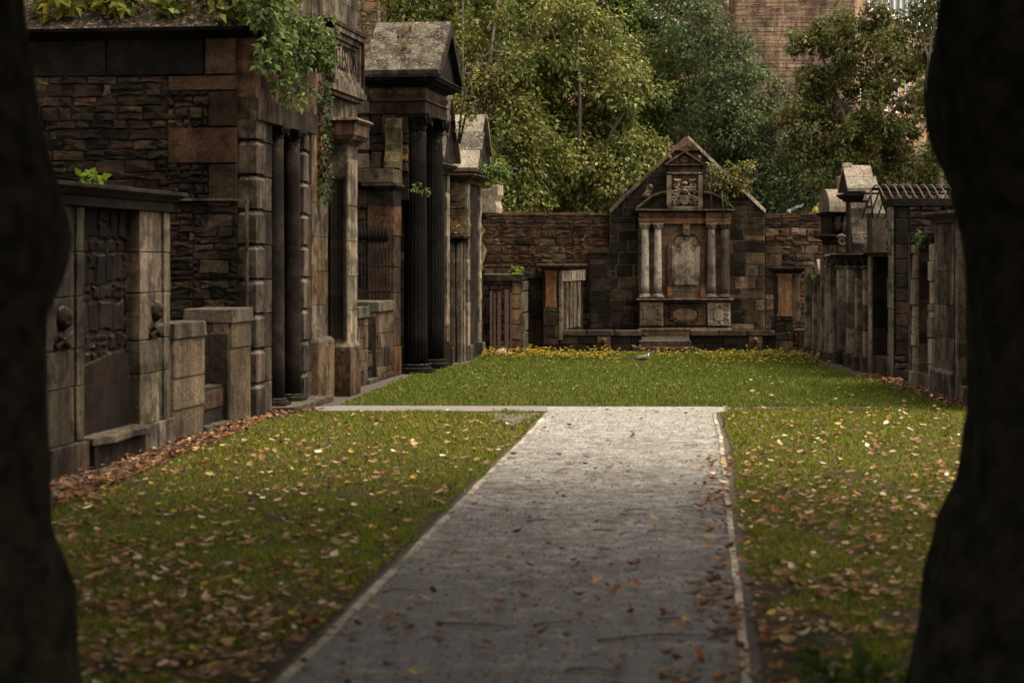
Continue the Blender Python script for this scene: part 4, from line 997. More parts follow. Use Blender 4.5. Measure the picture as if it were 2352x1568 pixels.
    zp = mZ(378); mb.prism(fp(.0), [(X-.42, zp), (X+.42, zp), (X, zp+.33)], 0, .15, jc(DK))
    for s in (-1, 1): mb.prism(fp(.0), [(X+s*.56, zp), (X+s*.48, zp), (X, zp+.31), (X, zp+.38)][::s], 0, .26, jc(BR))
    pt = fp(.16); mb.prism(pt, [(X+.12*math.cos(a), zp+.13+.085*math.sin(a)) for a in np.linspace(0, 2*math.pi, 18)[:-1]], 0, .03, jc(BR))
    for s in (-1, 1): spiral(mb, pt, X+s*.2, zp+.08, .06, .02, 1.3, .01, s, jc(BR)); spiral(mb, pt, X+s*.3, zp+.05, .04, .015, 1.3, .01, -s, jc(BR))
    mb.box(FM, X-.12, X+.12, 0, .2, zp+.36, zp+.43, jc(BR)); mb.build('crest_pediment', 'carved', t, .005)
    for s in (-1, 1):
        mb = MB(); skull(mb, FM(X+s*.40, .15, zp+.16), .075, (0, -1, 0), jc(BR)); mb.build('skull', 'carved', t)
    # broken segmental pediment halves
    zb = mZ(480)
    for s in (-1, 1):
        mb = MB(); xo, xi = X+s*1.30, X+s*.50; n = 12; rise = .43
        cur = lambda q: (xo+(xi-xo)*q, zb+rise*math.sin(q*math.pi/2))
        for i in range(n):
            p, q = cur(i/n), cur((i+1)/n)
            for (dz0, dz1, d) in ((0, .05, .44), (-.05, 0, .34), (-.09, -.05, .24)):
                poly = [(p[0], max(zb-.02, p[1]+dz0)), (q[0], max(zb-.02, q[1]+dz0)), (q[0], q[1]+dz1), (p[0], p[1]+dz1)]
                mb.prism(fp(0), poly if s < 0 else poly[::-1], 0, d, jc(DK if dz0 else BR, .12))
        poly = [(xo, zb)]+[cur(i/n) for i in range(n+1)]+[(xi, zb)]
        mb.prism(fp(0), poly, 0, .16, jc(DK)); mb.box(FM, xo-.06, xi, 0, .4, zb-.02, zb+.0, DK)
        mb.build('segmental_pediment', 'carved', t)
        mb = MB(); fx, fz = X+s*.98, zb+.36
        mb.ell(FM(fx+.05*s, .22, fz-.02), (.14, .12, .10), jc(DK), 12, 8); mb.ell(FM(fx-.0*s, .2, fz+.1), (.10, .09, .12), jc(DK), 12, 8); mb.ell(FM(fx-s*.06, .24, fz+.23), (.065, .065, .075), jc(BR), 12, 8)
        mb.tube([FM(fx, .25, fz+.12), FM(fx+s*.12, .3, fz+.02), FM(fx+s*.2, .28, fz-.09)], [.05, .04, .035], 7, jc(DK)); mb.build('reclining_figure', 'carved', t)
memorial()
def forecourt():
    Y = 50.3; zt = PZ(759, Y)
    for (x0, x1, lab, sk) in ((1247, 1474, 'low dark wall with a coping and carved skull left of the memorial steps', 1387), (1587, 1783, 'low dark wall with a coping and carved skull right of the memorial steps', 1735)):
        X0, X1 = PX(x0, Y)+(.0 if x0 > 1500 else .42), PX(x1, Y)-(.02 if x0 > 1500 else 0)
        t = thing('forecourt_wall', (X0, Y, 0), lab, 'wall')
        mb = MB(); mb.box(W, X0, X1, Y+.04, Y+.5, 0, zt-.13, BLK); masonry(mb, lambda s, q, d: (s, Y+.04-d, q), X0, X1, 0, zt-.13, (.2, .24), (.4, .7), .03, .007, .004, .01, [(BLK, 4), (DK, 4), (BR, 1)]); mb.build('wall', 'black', t)
        mb = MB(); n = 3
        for i in range(n): q0, q1 = X0+(X1-X0)*i/n, X0+(X1-X0)*(i+1)/n-.006; mb.frust(W, q0, q1, Y-.02, Y+.55, zt-.13, zt, 0, -.012, jc((.07, .058, .042), .15))
        mb.build('coping', 'stone', t, .008)
        Xs = PX(sk, Y); mb = MB(); mb.box(W, Xs-.17, Xs+.17, Y-.01, Y+.04, .07, zt-.15, jc(BR)); skull(mb, (Xs, Y-.02, zt-.26), .085, (0, -1, 0), jc(BR))
        for s in (-1, 1): mb.tube([(Xs-.12, Y-.02, .2-s*.06), (Xs+.12, Y-.02, .2+s*.06)], .016, 6, jc(BR))
        mb.build('skull_panel', 'carved', t)
    t = thing('stone_steps', (PX(1525, Y), Y, 0), 'two worn stone steps leading up to the great memorial', 'steps')
    for (x0, x1, z0, z1, y0, y1, c) in ((1453, 1599, 0, PZ(796, 50), 49.75, 50.25, BR), (1468, 1588, PZ(796, 50), PZ(782, 50.2), 50.05, 50.7, GY)):
        mb = MB(); mb.box(W, PX(x0, y0), PX(x1, y0), y0, y1, z0, z1, jc(c)); mb.build('step', 'stone', t, .012)
    mb = MB(); mb.box(W, PX(1300, 50.3), PX(1790, 50.3), 50.75, 54.0, 0, .26, DK); o = mb.build('forecourt_paving', 'stone'); o['kind'] = 'structure'
forecourt()

# ================================================================== RIGHT ROW of tombs
FR = Fr((7.4, 0), (0, 1), (-1, 0))
aR = lambda x, b=0: (7.4-b)*FPX/(x-CX)
bR = lambda x, a: 7.4-(x-CX)*a/FPX
zR = lambda y, a: CH+(HY-y)*a/FPX
def endR(a): return lambda s, q, d: FR(a-d, s, q)
def frontR(b): return lambda s, q, d: FR(s, b+d, q)
def r_ashlar():
    a0, a1 = 30.5, 34.95; t = thing('wall_tomb', FR(a0, 0, 0), 'dark grey panelled ashlar tomb front half hidden by the right hand tree trunk', 'tomb')
    zt = zR(492, 34)
    mb = MB(); mb.box(FR, a0, a1, -1.2, -.03, 0, zt-.15, DK); masonry(mb, frontR(-.03), 33.35, a1, .45, zt-.15, (.55, .6), (.45, .85), .014, .006, 0, .007, [(GY, 4), (DK, 2), (LG, 1)])
    masonry(mb, frontR(-.08), a0, 32.4, .3, zt-.2, (.4, .6), (.4, .6), .03, .008, .01, .012, P_BROWN); mb.build('wall', 'ashlar', t)
    mb = MB(); mb.box(FR, 33.3, a1, -.3, .07, 0, .42, jc(GY)); mb.frust(FR, 33.3, a1, -.3, .07, .42, .47, 0, -.04, jc(LG)); mb.box(FR, a0, 32.6, -.3, .12, 0, .3, jc(GY)); mb.build('plinth', 'ashlar', t, .01)
    mb = MB(); mb.box(FR, 32.55, 32.8, -.2, .10, 0, zt-.1, jc(GY)); mb.box(FR, 32.95, 33.1, -.2, .06, 0, zt-.1, jc(DK)); mb.build('pilaster', 'ashlar', t, .01)
    mb = MB(); mb.cornice(FR, 33.2, a1, -1.2, .02, zt-.15, [(.06, 0, .03), (.08, .04, .13), (.05, .15, .15)], GY); mb.build('cornice', 'stone', t, .01)
r_ashlar()
def r_doorway():
    a0, a1 = 35.0, 37.0; t = thing('wall_tomb', FR(a0, 0, 0), 'tomb doorway with pale worn jambs right of the caged tomb', 'tomb')
    zt = zR(560, 36)
    mb = MB(); mb.box(FR, a0+.02, a1, -1.3, -.45, 0, zt+.1, BLK); mb.build('back_wall', 'black', t)
    for (p0, p1, cc) in ((a0, a0+.42, PALE), (a1-.55, a1-.1, LG)):
        mb = MB(); masonry(mb, frontR(-.05), p0, p1, .25, zt, (.2, .5), (.6, .7), .05, .004, .008, .012, [(cc, 3), (GY, 1)], .008); mb.box(FR, p0+.02, p1, -.5, -.05, 0, zt, jc(GY)); mb.box(FR, p0-.03, p1+.02, -.2, .05, 0, .3, jc(LG))
        masonry(mb, endR(p0+.02), -.45, -.05, 0, zt, (.3, .5), (.5, .6), .02, .006, .006, .01, P_BROWN, .006)
        mb.build('jamb', 'pale', t)
    mb = MB(); mb.box(FR, a1-.09, a1, -.3, .03, 0, zR(536, a1), jc(GY)); mb.build('slender_pillar', 'ashlar', t, .01)
    mb = MB(); mb.box(FR, a0+.1, a1, -.6, .0, zt+.0, zt+.09, jc(DK)); mb.frust(FR, a0+.3, a1, -.6, .02, zt+.09, zR(536, a1), .0, .03, jc(GY)); mb.build('lintel', 'stone', t, .01)
    mb = MB(); mb.box(FR, a0+.42, a1-.55, -.45, -.02, 0, .28, jc(GY)); mb.build('sill', 'stone', t, .01)
r_doorway()
def r_cage():
    a0 = 38.6; t = thing('caged_tomb', FR(a0, 0, 0), 'dark square tomb with a curved iron cage over its roof', 'tomb')
    zt = zR(456, a0); a1 = a0+.5; bl = bR(2330, a0)
    mb = MB(); mb.box(FR, a0, a1, bl, 0, 0, zt-.15, DK)
    bq = bR(2086, a0)
    masonry(mb, endR(a0), bq, -.03, .5, zt-.15, (.45, .6), (.35, .45), .03, .006, .006, .012, P_BLACK)
    masonry(mb, endR(a0), bl, bq, .0, zt-.15, (.12, .3), (.2, .5), .04, .008, .015, .018, P_DARK, .015); masonry(mb, endR(a0), bq, 0, .0, .5, (.2, .3), (.2, .4), .04, .008, .015, .018, P_DARK, .012)
    masonry(mb, frontR(0), a0, a1, .0, zt-.15, (.45, .6), (.6, .7), .03, .004, 0, .01, [(PALE, 1)]); mb.build('wall', 'stone', t)  # front stones given a paler colour than the rest to read as lit
    mb = MB(); mb.box(FR, a0-.06, a1, bl, .05, zt-.15, zt, jc(BLK)); mb.build('lintel', 'black', t, .01)
    cg = MB(); zr = zR(434, a0+.9); cg.tube([FR(a0+.95, bR(2022, a0), zr), FR(a0+.95, bl, zr)], .03, 8); cg.build('cage_rail', 'iron', t); cg = MB(); cg.tube([FR(a0+2.2, bR(2022, a0), zr-.05), FR(a0+2.2, bl, zr-.05)], .02, 8)
    cage = cg.build('cage_rail', 'iron', t)
    for i in range(12):
        b = .16-i*.153; mb = MB()
        pts = [FR(a0+.06, b-.03, zt-.02)]+[FR(a0+.06+1.15*q, b, zt-.02+(zr-zt+.10)*math.sin(q*math.pi*.62)) for q in np.linspace(.15, 1.25, 10)]+[FR(a0+2.6, b, zt-.35)]
        mb.tube(pts, .017, 6); mb.build('cage_bar', 'rust', t)
    mb = MB(); mb.tube([FR(a0+.9, .3, zr+.02), FR(a0+1.1, .2, zR(500, a0))], .022, 6); mb.build('cage_stay', 'rust', t)
r_cage()
def r_gate():
    a0, a1 = 39.15, 41.4; t = thing('wall_tomb', FR(a0, 0, 0), 'dark tomb doorway closed by a rusty iron gate beside the caged tomb', 'tomb')
    zt = zR(590, 40)
    mb = MB(); mb.box(FR, a0, a1, -1.6, -.62, 0, zt+.4, BLK); masonry(mb, endR(a1-.5), -.62, 0, .3, zt, (.6, .8), (.7, .8), .02, .004, 0, .01, P_DARK); mb.box(FR, a1-.5, a1, -.7, 0, 0, zt, jc(GY)); mb.build('wall', 'black', t)
    mb = MB(); mb.box(FR, a1-.45, a1-.25, -.1, .04, 0, zt, jc(LG)); mb.box(FR, a1-.2, a1, -.1, .0, 0, 1.5, jc(GY)); mb.build('jamb', 'ashlar', t, .01)
    mb = MB(); mb.box(FR, a0, a1-.5, -.62, -.02, 0, .38, jc((.10, .075, .06))); mb.build('sill', 'stone', t, .012)
    mb = MB(); mb.cornice(FR, a0, a1, -.7, .0, zt, [(.05, 0, .03), (.05, .06, .10)], GY); mb.build('lintel', 'stone', t, .01)
    mb = MB(); mb.box(FR, a0+.1, a1-.52, -.4, -.385, .4, 1.55); mb.box(FR, a0+.1, a1-.52, -.42, -.36, 1.55, 1.62); mb.prism(frontR(-.4), [(a0+.2, 1.62), (a1-.6, 1.62), (a1-.8, 1.85), (a0+.4, 1.85)], 0, .015, GY); mb.build('gate', 'rust', t)
r_gate()
def r_gabled():
    a0, a1 = 41.45, 45.0; zl = zR(585, 42)
    t = thing('wall_tomb', FR(a0, 0, 0), 'tall tomb with a pale saddle roof, scroll bracket and stepped buttress', 'tomb')
    mb = MB(); mb.box(FR, a0, a1, -1.4, -.15, 0, zl-.1, DK); masonry(mb, endR(a0), -1.4, -.1, 0, zl-.1, (.3, .6), (.4, .6), .03, .006, .01, .012, [(BR, 2), (TAN, 1.5), (BLK, 2)], .012)
    masonry(mb, frontR(-.15), a0, a1, .2, zl-.1, (.4, .6), (.3, .5), .03, .006, .01, .012, P_DARK); mb.build('wall', 'stone', t)
    for i, (q, wd, d) in enumerate(((a0+.02, .3, .05), (a0+.6, .28, .12), (a0+1.25, .2, .02), (a0+1.9, .3, .08), (a0+2.5, .2, .0), (a0+3.1, .3, .10))):
        mb = MB(); z = .3; mb.box(FR, q-.04, q+wd+.04, -.2, d+.06, 0, .3, jc(GY))
        while z < zl-.12: h = min(.55, zl-.1-z); mb.box(FR, q, q+wd, -.2, d, z, z+h-.006, pick([(LG, 2), (GY, 1), (PALE, 2.5)])); z += h
        mb.box(FR, q-.03, q+wd+.03, -.2, d+.035, zl-.30, zl-.24, jc(GY)); mb.frust(FR, q, q+wd, -.2, d, zl-.24, zl-.11, .0, .05, jc(DK)); mb.build('pilaster', 'ashlar', t, .012)
    mb = MB(); mb.cornice(FR, a0, a1, -1.4, .08, zl-.1, [(.05, 0, .04), (.05, .06, .12), (.03, .13, .10)], BR); mb.build('cornice', 'stone', t, .01)
    # stepped buttress
    mb = MB(); p = a0+.05; b0, b1 = bR(2034, p), bR(2003, p); zs = zR(490, p)
    mb.box(FR, p, p+.6, b0, b1, zl+.03, zs, jc((.06, .052, .038))); z = zs
    for k, (h, x0) in enumerate(((.16, 2000), (.12, 1997), (.22, 1996))):
        mb.frust(FR, p+.14*k, p+.7, b0+.02*k, b1+.04+.015*k, z, z+h, .0, -.05, jc(PALE if k != 1 else LG)); z += h
    mb.build('stepped_buttress', 'pale', t, .012)
    # upper pier with scroll and saddle roof
    p = a0+1.6; b0, b1 = bR(1992, p), bR(1958, p); ze = zR(441, p); zg = zR(387, p+.4)
    mb = MB(); mb.box(FR, p, p+.9, b0-.1, b1, zl+.03, ze-.2, jc(DK)); mb.cornice(FR, p-.02, p+.9, b0-.1, b1+.02, ze-.2, [(.06, 0, .06), (.06, .08, .14), (.05, .16, .16)], DK); mb.build('upper_pier', 'black', t, .008)
    mb = MB(); q0, q1 = bR(1985, p), bR(1949, p)
    mb.prism(lambda s, q, d: FR(p-.02-s, d, q), [(0, zl+.03), (.5, zl+.03), (.52, zl+.25), (.35, zl+.5), (.25, zl+.8), (.27, zl+1.0), (.18, zl+1.12), (.05, zl+1.12), (0, zl+1.0)], q0, q1, jc((.10, .085, .065))); mb.build('scroll_bracket', 'stone', t, .015)
    mb = MB(); c0, c1 = bR(2008, p), bR(1943, p); am = p+.45
    for sg, aa in ((1, p-.2), (-1, p+1.1)):
        for k in range(2):
            f0, f1 = k/2, (k+1)/2-.01; A0, A1 = aa+(am-aa)*f0, aa+(am-aa)*f1; Z0, Z1 = ze+(zg-ze)*f0, ze+(zg-ze)*f1; e = .06 if k == 0 else 0
            mb.grid([[FR(A0, c0-e, Z0), FR(A0, c1, Z0), FR(A1, c1, Z1), FR(A1, c0-e, Z1)], [FR(A0, c0-e, Z0+.08), FR(A0, c1, Z0+.08), FR(A1, c1, Z1+.08), FR(A1, c0-e, Z1+.08)]], jc((.165, .15, .125), .1), True, False)
    mb.box(FR, am-.08, am+.08, c1-.2, c1, zg+.03, zg+.12, jc(PALE)); mb.build('saddle_roof', 'pale', t, .012)
    mb = MB(); mb.prism(lambda s, q, d: FR(s, d, q), [(p-.15, ze), (p+1.05, ze), (am, zg)], c0+.05, c1-.05, DK); mb.build('gable', 'black', t)
r_gabled()
def r_barrel():
    a0, a1 = 45.2, 46.9; t = thing('wall_tomb', FR(a0, 0, 0), 'tomb with a rounded barrel stone roof and scroll volutes', 'tomb')
    zl = zR(541, a0); ze = zR(487, a0); zg = zR(434, a0+.6)
    mb = MB(); mb.box(FR, a0, a1, -.9, .05, 0, zl-.2, DK); masonry(mb, endR(a0), -.9, .05, 0, zl-.2, (.25, .4), (.25, .5), .03, .006, .01, .012, [(TAN, 2), (BR, 3), (DK, 2)], .008); masonry(mb, frontR(.05), a0, a1, .2, zl-.2, (.3, .5), (.3, .5), .03, .006, .008, .012, P_PALE); mb.build('wall', 'stone', t)
    for q in (a0+.05, a0+.7, a1-.3):
        mb = MB(); mb.box(FR, q, q+.25, .05, .16, .2, zl-.45, jc(PALE)); mb.box(FR, q-.04, q+.29, .05, .22, 0, .22, jc(GY)); mb.build('pilaster', 'ashlar', t, .01)
    mb = MB(); mb.box(FR, a0, a1, -.9, .1, zl-.2, zl-.1, jc(DK)); mb.cornice(FR, a0+.3, a1, -.9, .1, zl-.1, [(.04, .02, .06), (.05, .1, .2), (.03, .22, .22)], BR); mb.build('cornice', 'stone', t, .01)
    for k, (x, y) in enumerate(((1934, 553), (1903, 600))):
        mb = MB(); aa = a0-.05; b = bR(x, aa); z = zR(y, aa); spiral(mb, lambda s, q, d: FR(aa-d, s, q), b, z, .13, .045, 1.8, .0, 1, jc(GY), .5); mb.ell(FR(aa+.05, b, z), (.1, .08, .1), jc(DK), 12, 8); mb.build('volute', 'carved', t)
    mb = MB(); b0, b1 = bR(1955, a0), bR(1912, a0); mb.box(FR, a0+.2, a1, b0, b1, zl, ze, DK)
    mb.tube([FR(a0+.12, bR(1927, a0), zl+.1), FR(a0+.12, bR(1927, a0), zl+.25), FR(a0+.12, bR(1927, a0), zl+.4), FR(a0+.12, bR(1927, a0), ze-.1)], [.05, .09, .06, .08], 10, jc(GY)); mb.tube([FR(a0+.1, bR(1945, a0), zl-.2), FR(a0+.05, bR(1945, a0), zl+.2), FR(a0+.1, bR(1945, a0), ze-.1)], [.08, .11, .07], 10, jc(GY)); mb.build('upper_stage', 'stone', t)
    mb = MB(); mb.cornice(FR, a0+.1, a1, b0, b1, ze-.1, [(.05, 0, .05), (.06, .07, .12)], DK); mb.build('upper_cornice', 'stone', t, .008)
    mb = MB(); c0, c1 = bR(1990, a0), bR(1904, a0); n = 14; am = a0+.75; hw = .82
    out = [(am-hw*math.cos(math.pi*i/n), ze+(zg-ze)*math.sin(math.pi*i/n)) for i in range(n+1)]
    mb.prism(lambda s, q, d: FR(s, d, q), out, c0, c1, jc((.14, .125, .1), .1)); mb.build('barrel_roof', 'pale', t, .01)
r_barrel()
def r_far():
    a0 = 47.1; t = thing('wall_tomb', FR(a0, 0, 0), 'low tomb with a small pale ridge cap at the far end of the right row', 'tomb')
    mb = MB(); zt = zR(640, a0)
    mb.box(FR, a0, 49.6, -.7, .05, 0, zt, DK); masonry(mb, endR(a0), -.7, .05, 0, zt, (.25, .4), (.25, .5), .03, .006, .01, .012, P_BROWN, .008); masonry(mb, frontR(.05), a0, 49.6, 0, zt, (.3, .5), (.3, .5), .03, .006, .01, .012, P_BROWN, .008); mb.build('wall', 'stone', t)
    for i, (q, wd, d, h) in enumerate(((a0+.05, .2, .14, 1.75), (a0+.55, .18, .18, 1.9), (a0+1.05, .2, .12, 1.7), (a0+1.6, .18, .22, 2.2), (a0+2.15, .2, .14, 1.8))):
        mb = MB(); z = 0
        while z < h-.02: hh = min(.45, h-z); mb.box(FR, q, q+wd, .05, d, z, z+hh-.006, pick([(LG, 2), (PALE, 2)])); z += hh
        mb.box(FR, q-.04, q+wd+.04, .0, d+.05, h, h+.07, jc(LG)); mb.box(FR, q-.03, q+wd+.03, .0, d+.04, .0, .22, jc(GY)); mb.build('pilaster', 'ashlar', t, .01)
    mb = MB(); mb.cornice(FR, a0, 49.6, -.7, .08, zt, [(.05, 0, .04), (.05, .06, .1)], DK); mb.build('cornice', 'stone', t, .008)
    mb = MB(); am = a0+.5; zb = zt+.1; mb.prism(lambda s, q, d: FR(s, d, q), [(am-.4, zb), (am+.4, zb), (am, zb+.36)], bR(1908, a0), bR(1883, a0), jc(PALE)); mb.build('ridge_cap', 'pale', t, .01)
    X = PX(1930, 48); mb = MB(); F = Fr((X, 48), (1, 0), (0, -1)); mb.prism(lambda s, q, d: F(s, d, q), [(-.11, 0), (.13, 0), (.13, PZ(412, 48)), (.05, PZ(404, 48)), (-.11, PZ(406, 48))], -.2, .2, jc(TAN)); o = mb.build('stone_pillar', 'stone', None, .02, (X, 48, 0)); tag(o, 'rough stone pillar stub rising behind the rounded barrel roof', 'pillar')
r_far()

# ================================================================== BUILDINGS beyond
def buildings():
    Y = 56.0; X1 = PX(886, Y); X0 = X1-9
    t = thing('tenement_building', (X1, Y, 0), 'pinkish rubble stone tenement with a tall window behind the left tombs', 'building')
    mb = MB(); mb.box(W, X0, X1, Y, Y+9, 0, 16, (.22, .17, .12)); xw = PX(868, Y)
    masonry(mb, lambda s, q, d: (s, Y-d, q), X1-3.2, xw, 2.5, 14.5, (.18, .3), (.2, .5), .03, .02, .015, .012, [((.30, .19, .125), 4), ((.22, .165, .12), 3), ((.1, .085, .07), 1.5), ((.34, .24, .17), 2)], .008); mb.build('wall', 'pale', t)
    mb = MB(); z = 2.5; i = 0
    while z < 14.5: mb.box(W, xw, PX(874, Y), Y-.06, Y+.1, z, z+.75, jc((.32, .24, .17) if i % 2 else (.5, .44, .34), .12)); z += .76; i += 1
    mb.box(W, PX(881.5, Y), X1, Y-.06, Y+.1, 2.5, 14.5, (.36, .26, .18)); mb.box(W, PX(874, Y), PX(881.5, Y), Y-.06, Y+.1, PZ(28, Y), PZ(10, Y), (.36, .27, .2)); mb.build('quoins', 'pale', t)
    mb = MB(); mb.box(W, PX(874, Y), PX(881.5, Y), Y-.01, Y+.02, 5, PZ(28, Y)); mb.build('window', 'glass', t)
    # sandstone block at right
    Y = 95.0; X0, X1 = PX(1688, Y), PX(1963, Y)
    t = thing('sandstone_building', (X1, Y, 0), 'brown sandstone building with long thin courses and a strip window beyond the right trees', 'building')
    mb = MB(); ex, ey = X1+9, Y+14.5
    mb.prism(lambda s, q, d: (s, q, d), [(X0, Y), (X1, Y), (ex, ey), (X0, ey)], 0, 19, (.24, .165, .11))
    masonry(mb, lambda s, q, d: (s, Y-d, q), X0, X1, 7.5, 16.5, (.13, .24), (.5, 1.3), .03, .014, .01, .012, [((.185, .142, .11), 5), ((.14, .108, .085), 3), ((.23, .178, .138), 2)], .006)
    ln = math.hypot(9, 14.5); ux, uy = 9/ln, 14.5/ln
    fs = lambda s, q, d: (X1+ux*s+uy*d, Y+uy*s-ux*d, q)
    masonry(mb, fs, 0, ln, 9, 14.2, (.35, .45), (.6, 1.2), .02, .008, 0, .01, [((.26, .19, .135), 5), ((.22, .16, .11), 3)]); mb.build('wall', 'pale', t)
    fr = MB(); fr.prism(fs, [(1.5, 14.25), (ln, 14.25), (ln, 14.45), (1.5, 14.45)], 0, .12, PALE); w0 = fr.build('window_strip', 'white', t)
    mb = MB(); mb.prism(fs, [(1.6, 14.45), (ln, 14.45), (ln, 17), (1.6, 17)], 0, .03, GY); mb.build('pane', 'glass', w0)
    mb = MB(); s = 1.5
    while s < ln: mb.prism(fs, [(s, 14.45), (s+.10, 14.45), (s+.10, 17), (s, 17)], .03, .12, PALE); s += .85
    mb.build('mullions', 'white', w0)
    for k in range(5):
        s0 = .6+k*1.5; mb = MB(); mb.prism(fs, [(s0, 9.6), (s0+.55, 9.6), (s0+.55, 11.4), (s0, 11.4)], 0, .05, PALE); wn = mb.build('window', 'white', t)
        mb = MB(); mb.prism(fs, [(s0+.07, 9.68), (s0+.48, 9.68), (s0+.48, 11.32), (s0+.07, 11.32)], .05, .06, GY); mb.build('pane', 'glass', wn)
    mb = MB(); mb.box(W, 5.6, X0-.02, 97.5, 106, 0, 21, (.25, .175, .13)); mb.build('rendered_annex', 'pale', t)
    # middle building with a tiled roof
    t = thing('tiled_roof_building', (7, 90, 0), 'pink building with a reddish tiled roof and pale gutter seen above the trees', 'building')
    A = Vector((2.4, 84.2)); d = Vector((3.05, 5.3)).normalized(); n = Vector((d.y, -d.x)); L = 11
    q = lambda s, e, z: (A.x+d.x*s-n.x*e*-1*-1, A.y+d.y*s-n.y*e*-1*-1, z)
    zz = 13.35
    mb = MB(); mb.grid([[q(0, .4, 0), q(L, .4, 0), q(L, 9, 0), q(0, 9, 0)], [q(0, .4, zz-.3), q(L, .4, zz-.3), q(L, 9, zz-.3), q(0, 9, zz-.3)]], (.36, .24, .165), True, False); mb.build('wall', 'pale', t)
    mb = MB(); mb.grid([[q(-.3, -.1, zz), q(L+.3, -.1, zz), q(L+.3, 9.2, zz), q(-.3, 9.2, zz)], [q(2.5, 3.5, zz+3.2), q(L-2, 3.5, zz+3.2), q(L-2, 5, zz+3.2), q(2.5, 5, zz+3.2)]], (.26, .14, .09), True, False); mb.build('roof', 'slate', t)
    mb = MB(); mb.grid([[q(-.3, -.25, zz-.06), q(-.3, -.05, zz-.06), q(-.3, -.05, zz+.12), q(-.3, -.25, zz+.12)], [q(L+.3, -.25, zz-.06), q(L+.3, -.05, zz-.06), q(L+.3, -.05, zz+.12), q(L+.3, -.25, zz+.12)]], PALE, True, False); mb.build('gutter', 'white', t)
    mb = MB()
    for k in range(26): s = k*.42; mb.grid([[q(s, .0, zz-.3), q(s+.16, .0, zz-.3), q(s+.16, .4, zz-.3), q(s, .4, zz-.3)], [q(s, .0, zz-.08), q(s+.16, .0, zz-.08), q(s+.16, .4, zz-.08), q(s, .4, zz-.08)]], (.12, .07, .05), True, False)
    mb.build('eaves_brackets', 'slate', t)
buildings()

# ================================================================== TREES behind the wall
def tree(label, Z, lobes, per, size, pal, trunk_px, name='broadleaf_tree', dens=1.0, droop=.5, clump=(.35, .6), limbs=14, group='trees beyond the boundary wall', bark='bark', base_z=0, flat=.8, zj=1.6):
    tx, ty = trunk_px; X = PX(tx, Z); fz = PZ(ty, Z)
    t = thing(name, (X, Z, base_z), label, 'tree', group)
    cents, rads = [], []
    for (x, y, r) in lobes:
        rm = r*Z/FPX; c = Vector((PX(x, Z), Z+R.uniform(-zj, zj), PZ(y, Z)))
        n = max(5, int(dens*17*rm**2))
        for k in range(n):
            d = Vector((R.gauss(0, 1), R.gauss(0, 1), R.gauss(0, 1))).normalized()*(rm*R.uniform(.45, 1.05))
            cents.append(c+Vector((d.x, d.y, d.z*.9))); rads.append(R.uniform(*clump))
    clump_leaves(cents, rads, per*1.8, size*1.15, pal, droop, flat, 'crown', t, var=.2)
    mb = MB(); f = Vector((X, Z, fz)); hw = .04*fz
    mb.tube([(X, Z, base_z), (X+.05, Z, fz*.5), f], [.05*fz*.6+.08, .035*fz*.6+.07, .12], 10, GY)
    for k in range(limbs):
        c = cents[R.randrange(len(cents))]; m = f.lerp(c, .5)+Vector((R.uniform(-.3, .3), R.uniform(-.3, .3), R.uniform(-.1, .5)))
        st = Vector((X, Z, fz*R.uniform(.75, 1)))
        mb.tube([st, st.lerp(m, .5)+Vector((0, 0, .15)), m, c], [.10, .075, .05, .015], 7, GY)
        for q in range(3):
            c2 = min(R.sample(cents, min(14, len(cents))), key=lambda z: (z-m).length); mb.tube([m, m.lerp(c2, .5)+Vector((R.uniform(-.15, .15), 0, .1)), c2], [.035, .022, .008], 5, GY)
    mb.build('trunk', bark, t)
    return t
G_LIME = [((.125, .135, .032), 4), ((.17, .165, .045), 2), ((.075, .09, .02), 2.5), ((.27, .25, .09), .9)]
G_YEL = [((.105, .115, .028), 4), ((.14, .13, .032), 2), ((.065, .085, .02), 3), ((.22, .14, .04), .25)]
G_MID = [((.07, .095, .022), 4), ((.10, .12, .03), 2), ((.045, .065, .015), 2)]
G_BLUE = [((.085, .105, .042), 4), ((.12, .135, .058), 2), ((.05, .068, .026), 3)]
G_MAP = [((.075, .085, .02), 4), ((.10, .095, .026), 2.5), ((.11, .065, .025), .8), ((.05, .06, .014), 2), ((.14, .135, .045), 1)]
G_DARK = [((.035, .05, .016), 4), ((.05, .065, .02), 2), ((.025, .035, .012), 2), ((.09, .09, .03), .6)]
tree('yellowing olive green tree nearest the left tombs', 58, [(940, 60, 120), (1060, 110, 140), (970, 230, 120), (1090, 260, 140), (1120, 380, 130), (1200, 430, 110), (1010, 380, 110), (950, -80, 130), (1080, -60, 120), (1230, 330, 80), (1180, 220, 90), (1140, 470, 70)], 62, .125, G_YEL, (1060, 420))
tree('bright yellow green lime tree with sunlit top behind the wall', 61, [(1300, 90, 90), (1390, 100, 85), (1240, 170, 100), (1340, 210, 110), (1430, 190, 80), (1390, 300, 100), (1290, 330, 110), (1450, 370, 80), (1350, 420, 110), (1250, 440, 90), (1440, 450, 80), (1500, 420, 50)], 70, .13, G_LIME, (1330, 430))
tree('tall mid green tree rising behind the lime tree', 70, [(1180, 10, 140), (1330, -10, 130), (1470, 90, 110), (1540, 190, 110), (1570, 290, 110), (1500, 260, 110), (1450, 20, 90), (1060, -30, 140), (1590, 390, 90), (1520, 420, 90)], 56, .135, G_MID, (1400, 420))
tree('blue green ash tree just above the memorial gable', 66, [(1610, 60, 70), (1660, 130, 85), (1690, 230, 100), (1740, 290, 100), (1640, 310, 90), (1770, 370, 100), (1680, 400, 100), (1620, 420, 80), (1820, 440, 70), (1560, -20, 60), (1730, 460, 80), (1630, -60, 60)], 58, .125, G_BLUE, (1700, 430), droop=.7)
